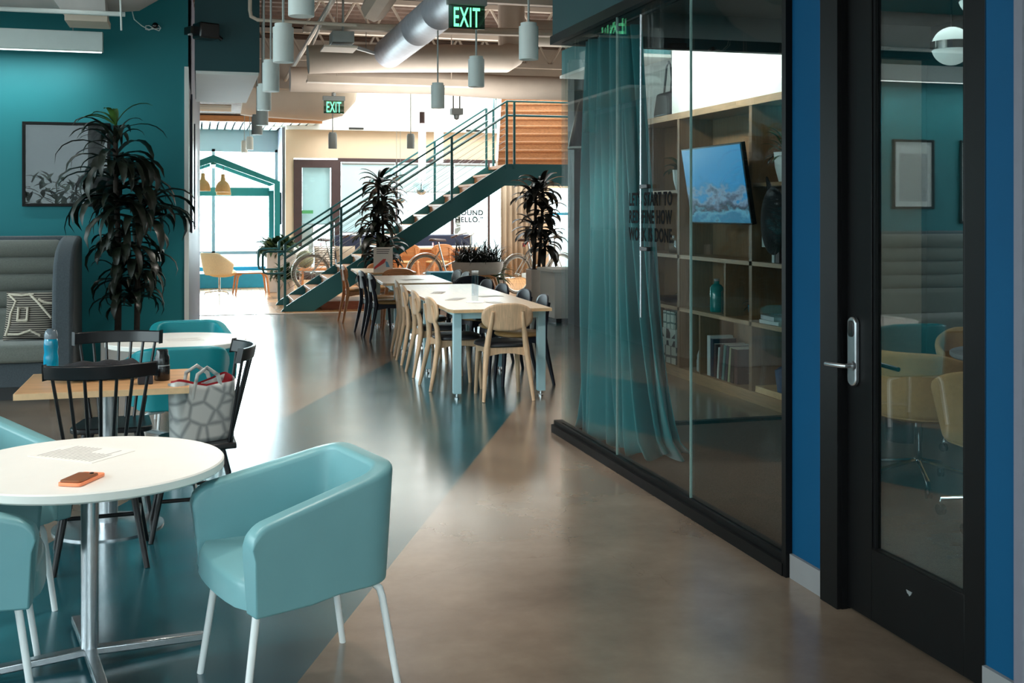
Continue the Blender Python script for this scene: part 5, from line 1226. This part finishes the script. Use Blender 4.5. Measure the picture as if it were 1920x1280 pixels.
def patt(name, c1, c2, sc):
    m = bpy.data.materials.new(name); m.use_nodes = True; nt = m.node_tree; tcn = nt.nodes.new('ShaderNodeTexCoord'); v = nt.nodes.new('ShaderNodeTexVoronoi'); v.feature = 'DISTANCE_TO_EDGE'; v.inputs['Scale'].default_value = sc; v.inputs['Randomness'].default_value = .15
    nt.links.new(tcn.outputs['Object'], v.inputs['Vector']); rp = nt.nodes.new('ShaderNodeValToRGB'); rp.color_ramp.interpolation = 'CONSTANT'; rp.color_ramp.elements[0].color = lin(c1); rp.color_ramp.elements[1].position = .09; rp.color_ramp.elements[1].color = lin(c2)
    nt.links.new(v.outputs['Distance'], rp.inputs[0]); nt.links.new(rp.outputs[0], nt.nodes['Principled BSDF'].inputs['Base Color']); MATS[name] = m
patt('box_teal_lace', (70, 110, 104), (200, 214, 204), 11); patt('box_black_lace', (196, 206, 200), (16, 22, 24), 9); patt('box_grey_lace', (90, 96, 92), (204, 208, 200), 8)
for i, (m_, w_, l_) in enumerate((('box_grey_lace', .17, 'bottom box of the stack, white with grey ovals'), ('box_black_lace', .155, 'middle box of the stack, black with white outlines'), ('box_teal_lace', .14, 'top box of the stack, pale with teal outlines'))):
    put('storage_box', 'patterned storage box near the curtain, %s' % l_, B().box(-.15, .15, -w_, w_, 0, .168), m_, (4.60, 10.17, .107 + .17 * i), 0, 'box', .004, 'patterned boxes stacked on the lowest shelf')
put('white_bottle', 'white squeeze bottle on the lowest shelf', B().lathe([(.028, 0), (.034, .01), (.034, .10), (.028, .12), (.03, .15), (.012, .20), (.006, .215), (0, .216)], 20), 'book_white', (4.5, 9.56, .107), 0, 'bottle')
bks = [('white-spined upright book, first in the row of books', 'book_white', .06, .36, 0), ('broad navy book leaning behind the white-spined one', 'book_navy', .05, .34, 0), ('dark maroon book in the row', 'book_maroon', .05, .30, 0), ('slim white book in the middle of the row', 'book_white', .022, .28, 6), ('dark maroon book leaning beside the slim white one', 'book_maroon', .035, .32, 7),
       ('teal leaning book in the row', 'book_teal', .04, .32, 9), ('navy leaning book beside the teal one', 'book_navy', .035, .32, 9), ('pale green leaning book in the row', 'book_green', .035, .31, 8), ('thick black book near the row end', 'book_black', .06, .30, 3), ('last dark maroon book against the divider', 'book_maroon', .06, .30, 0)]
yb = 9.33
for l_, m_, w_, h_, lean in bks:
    o = thing('book', l_ + ' on the lowest shelf', 'book', (4.50, yb, .107), 0, 'books on the lowest shelf')
    M_ = Matrix.Rotation(R(lean), 4, 'X')
    obj('cover', B().box(-.04, .19, -w_, 0, 0, h_).xf(M_), m_, o, bevel=.002); obj('pages', B().box(-.036, .185, -w_ + .004, -.004, h_, h_ + .0015).xf(M_), 'paper', o, smooth=0)
    yb -= w_ + .012 + h_ * math.tan(R(lean)) * .16
put('wooden_tray', 'pale wooden tray on the lowest shelf under the blue pouch', B().box(-.15, .15, -.24, .24, 0, .02).box(-.15, -.14, -.24, .24, .02, .05).box(-.15, .15, .23, .24, .02, .05), 'ash_edge', (4.58, 8.12, .107), 0, 'tray')
put('fabric_pouch', 'blue felt pouch standing on the wooden tray', B().grid(lambda u, v: ((.09 + .02 * v) * math.cos(2 * PI * u), (.12 + .03 * v) * math.sin(2 * PI * u), .20 * v + .02 * math.sin(4 * PI * u) * v), 28, 6, True).add([(.09 * math.cos(2 * PI * i / 16), .12 * math.sin(2 * PI * i / 16), .001) for i in range(16)], [tuple(range(16))]), 'pouch_blue', (4.58, 8.06, .129), 0, 'pouch')
put('book', 'silver-spined book lying on the low shelf beneath the figurine', B().box(-.1, .12, -.14, .14, 0, .03), 'book_white', (4.54, 8.16, .682), 4, 'book', .002, 'books lying under the figurine')
put('book', 'grey book lying on top of the silver-spined book', B().box(-.1, .12, -.13, .13, 0, .035), 'silver', (4.54, 8.17, .714), -5, 'book', .002, 'books lying under the figurine')
fg = put('figurine', 'small silvery bird-like figurine on the low shelf', B().lathe([(.035, 0), (.04, .03), (.028, .07), (.02, .10), (.024, .13), (.012, .155), (0, .16)], 16).sphere((-.02, .0, .15), .022, 10, 8), 'silver', (4.54, 7.95, .682), 0, 'figurine')
put('book', 'white-spined book standing on the middle shelf behind the black bag', B().box(-.08, .14, -.02, .02, 0, .27), 'book_white', (4.53, 8.10, 1.182), 0, 'book', .002); put('book', 'maroon book standing on the middle shelf behind the black bag', B().box(-.08, .14, -.03, .03, 0, .25), 'book_maroon', (4.53, 8.03, 1.182), 0, 'book', .002)
put('reflection_card', 'pale blank card standing in for a reflection at the middle shelf', B().box(-.004, .004, -.07, .07, 0, .14), 'book_white', (4.50, 8.30, 1.30), 0, 'card')  # pale card modelled in place of a reflection
bgk = thing('backpack', 'black backpack hanging at the end of the shelves', 'bag', (4.36, 7.93, 1.30))
obj('body', B().sphere((0, 0, .22), .2, 20, 12, (.45, .62, 1.35)), 'black_fabric', bgk); obj('strap', B().tube([(0, .02, .46), (-.03, .05, .56), (0, .08, .46)], .012, 6), 'black_fabric', bgk)
hg = thing('handbag', 'black structured handbag with two upright handles on top of the shelves', 'handbag', (4.58, 10.42, 2.537))
obj('body', B().prism([(-.1, -.24, 0), (.12, -.24, 0), (.10, -.24, .26), (-.06, -.24, .26)], (0, .48, 0)), 'black_leather', hg, bevel=.03)
for s in (-.03, .04): obj('handle', B().tube([(s, -.13, .25), (s - .01, -.09, .52), (s, -.02, .56), (s + .01, .05, .52), (s, .09, .25)], .011, 8), 'black_leather', hg)

# swivel chairs and table behind the glass door
def swivel(label, loc, rz):
    t = thing('swivel_chair', label, 'chair', loc, rz, 'ochre swivel chairs in the meeting room')
    def sf_(u, v):
        a = -PI * 1.25 / 2 * (2 * u - 1) - PI / 2; k = abs(2 * u - 1); top = .80 - .14 * max(0, (k - .3) / .7) ** 1.3
        r = .235 + .06 * v; z = .41 + (top - .41) * v; return (r * 1.1 * math.cos(a), r * math.sin(a) + .04, z)
    obj('shell', B().grid(sf_, 27, 7), 'mustard_felt', t, solid=.045, smooth=60, sub=1); obj('seat', B().lathe([(.20, .39), (.25, .41), (.25, .455), (.20, .475), (0, .478)], 28, (0, .04, 0), 1.08, 1.0), 'mustard_felt', t)
    obj('column', B().tube([(0, 0, .13), (0, 0, .40)], .022, 12), 'chrome', t)
    b = B()
    for k in range(5): a = 2 * PI * k / 5 + .3; b.tube([(0, 0, .15), (.30 * math.cos(a), .30 * math.sin(a), .085), (.305 * math.cos(a), .305 * math.sin(a), .055)], .0125, 8)
    bs_ = obj('star_base', b, 'chrome', t)
    for k in range(5):
        a = 2 * PI * k / 5 + .3; x, y = .305 * math.cos(a), .305 * math.sin(a)
        obj('caster', B().tube([(x - .012, y - .01, .028), (x - .004, y - .004, .028)], .028, 12).tube([(x + .004, y + .004, .028), (x + .012, y + .01, .028)], .028, 12), 'black_plastic', bs_)
    return t
s1 = swivel('ochre felt swivel chair behind the glass door, its star base fully in view', (4.02, 5.62, .008), -60)
dup(s1, 'ochre felt swivel chair half cut by the stile of the glass door', (3.93, 4.80, .008), -35)
dup(s1, 'ochre felt swivel chair on the far side of the meeting table', (5.05, 6.30, .008), 150)
mtb = thing('round_table', 'grey round meeting table among the ochre swivel chairs', 'table', (4.86, 5.62, .008))
obj('tabletop', B().lathe([(.49, .70), (.50, .71), (.50, .728), (.495, .732)], 56), 'grey_panel', mtb, smooth=30); obj('column', B().lathe([(.25, 0), (.25, .012), (.04, .03), (.04, .70)], 24), 'brushed_steel', mtb)
tb = thing('waste_bin', 'dark waste bin with a blue liner beyond the meeting table', 'bin', (4.72, 6.75, .008))
obj('body', B().lathe([(.12, 0), (.15, .48), (.14, .48), (.12, .05)], 24), 'black_plastic', tb); obj('liner', B().lathe([(.152, .42), (.156, .50), (.146, .50)], 24), 'sea_bench', tb)

# ------------------------------------------------------------------ the framed glass door in the blue wall
dr = struct('door_2', B().box(2.515, 2.56, 3.13, 3.26, .012, 2.55).box(2.515, 2.56, 3.805, 3.975, .012, 2.55).box(2.515, 2.56, 3.26, 3.805, .012, .29).box(2.515, 2.56, 3.26, 3.805, 2.43, 2.55), 'black_frame', bevel=.002)
obj('door_glass', B().box(2.534, 2.541, 3.26, 3.805, .29, 2.43), 'door_glass', dr, smooth=0)
obj('glazing_bead', B().box(2.522, 2.534, 3.79, 3.805, .29, 2.43).box(2.522, 2.534, 3.26, 3.275, .29, 2.43).box(2.518, 2.534, 3.26, 3.805, .28, .293), 'black_frame', dr, smooth=0)
lk = obj('lock_plate', B().prism([(2.515, y, z) for y, z in rrect(3.885, 3.945, .905, 1.18, .029, 6)], (-.02, 0, 0)), 'brushed_steel', dr, bevel=.005, seg=3)
obj('card_reader', B().prism([(2.495, y, z) for y, z in rrect(3.897, 3.933, 1.10, 1.165, .016, 5)], (-.004, 0, 0)), 'black_plastic', lk, bevel=.001)
obj('door_handle', B().tube([(2.50, 3.90, .988), (2.455, 3.90, .988), (2.448, 3.912, .988), (2.446, 4.02, .982)], .0095, 10), 'brushed_steel', dr)
obj('door_handle', B().tube([(2.55, 3.90, .988), (2.60, 3.90, .988), (2.615, 3.888, .988), (2.618, 3.78, .984)], .0095, 10), 'brushed_steel', dr)
obj('rose', B().lathe([(.018, 0), (.018, .012), (.0, .012)], 16).xf(Matrix.Translation((2.497, 3.90, .988)) @ Matrix.Rotation(R(-90), 4, 'Y')), 'brushed_steel', dr)
obj('emblem', B().add([(2.5148, 3.58, .20), (2.5148, 3.55, .20), (2.5148, 3.565, .185)], [(0, 1, 2)]).prism([(2.515, 3.582, .205), (2.515, 3.548, .205), (2.515, 3.555, .193), (2.515, 3.575, .193)], (-.002, 0, 0)), 'silver', dr, smooth=0, label='small pale triangular mark')
struct('trim_door_jamb', B().box(2.47, 2.56, 3.975, 4.105, 0, 2.62).box(2.50, 2.56, 3.128, 3.135, 0, 2.62).box(2.47, 2.56, 3.128, 4.105, 2.55, 2.62), 'black_frame', bevel=.002)
struct('trim_door_stop', B().box(2.49, 2.515, 3.972, 3.99, 0, 2.55), 'black_frame', smooth=0)

# pendant spots, the last two in added pendants, then added fills without fixtures
for x, y, z in ((.486, 5.54, 2.54), (.507, 7.03, 2.5), (.532, 8.645, 2.49), (.574, 10.325, 2.49), (2.073, 6.99, 2.57), (2.094, 8.5, 2.55), (2.166, 10.3, 2.55), (1.9, 16.5, 2.5), (.47, 4.05, 2.55), (-.95, 4.2, 2.55)):
    spot('pendant_spot', (x, y, z - .01), 55, 100)
area('shelf_wall_fill', (3.45, 8.9, 3.0), (0, -88, 0), .15, 2.4, 26, (1, .97, .92), 100)  # added to brighten the white wall above the shelves, no fixture
area('fill_up_near', (-2.8, 3.5, 3.2), (180, 0, 0), 4.5, .15, 120, (1, .95, .88))  # added upward fill for the roof deck, no lamp hangs here
area('fill_up_aisle', (1.3, 6.0, 3.2), (180, 0, 0), .15, 4.0, 25, (1, .96, .92))  # added upward fill above the aisle
area('fill_up_tables', (3.0, 13.8, 2.5), (180, 0, 0), 2.6, 2.6, 75, (1, .97, .94))  # added fill brightening the overhead ducts from below
area('meeting_room_fill', (3.9, 5.6, 3.02), (0, 0, 0), 1.2, 2.0, 14, (.95, 1, .98))  # added fill under the meeting room ceiling, no fixture
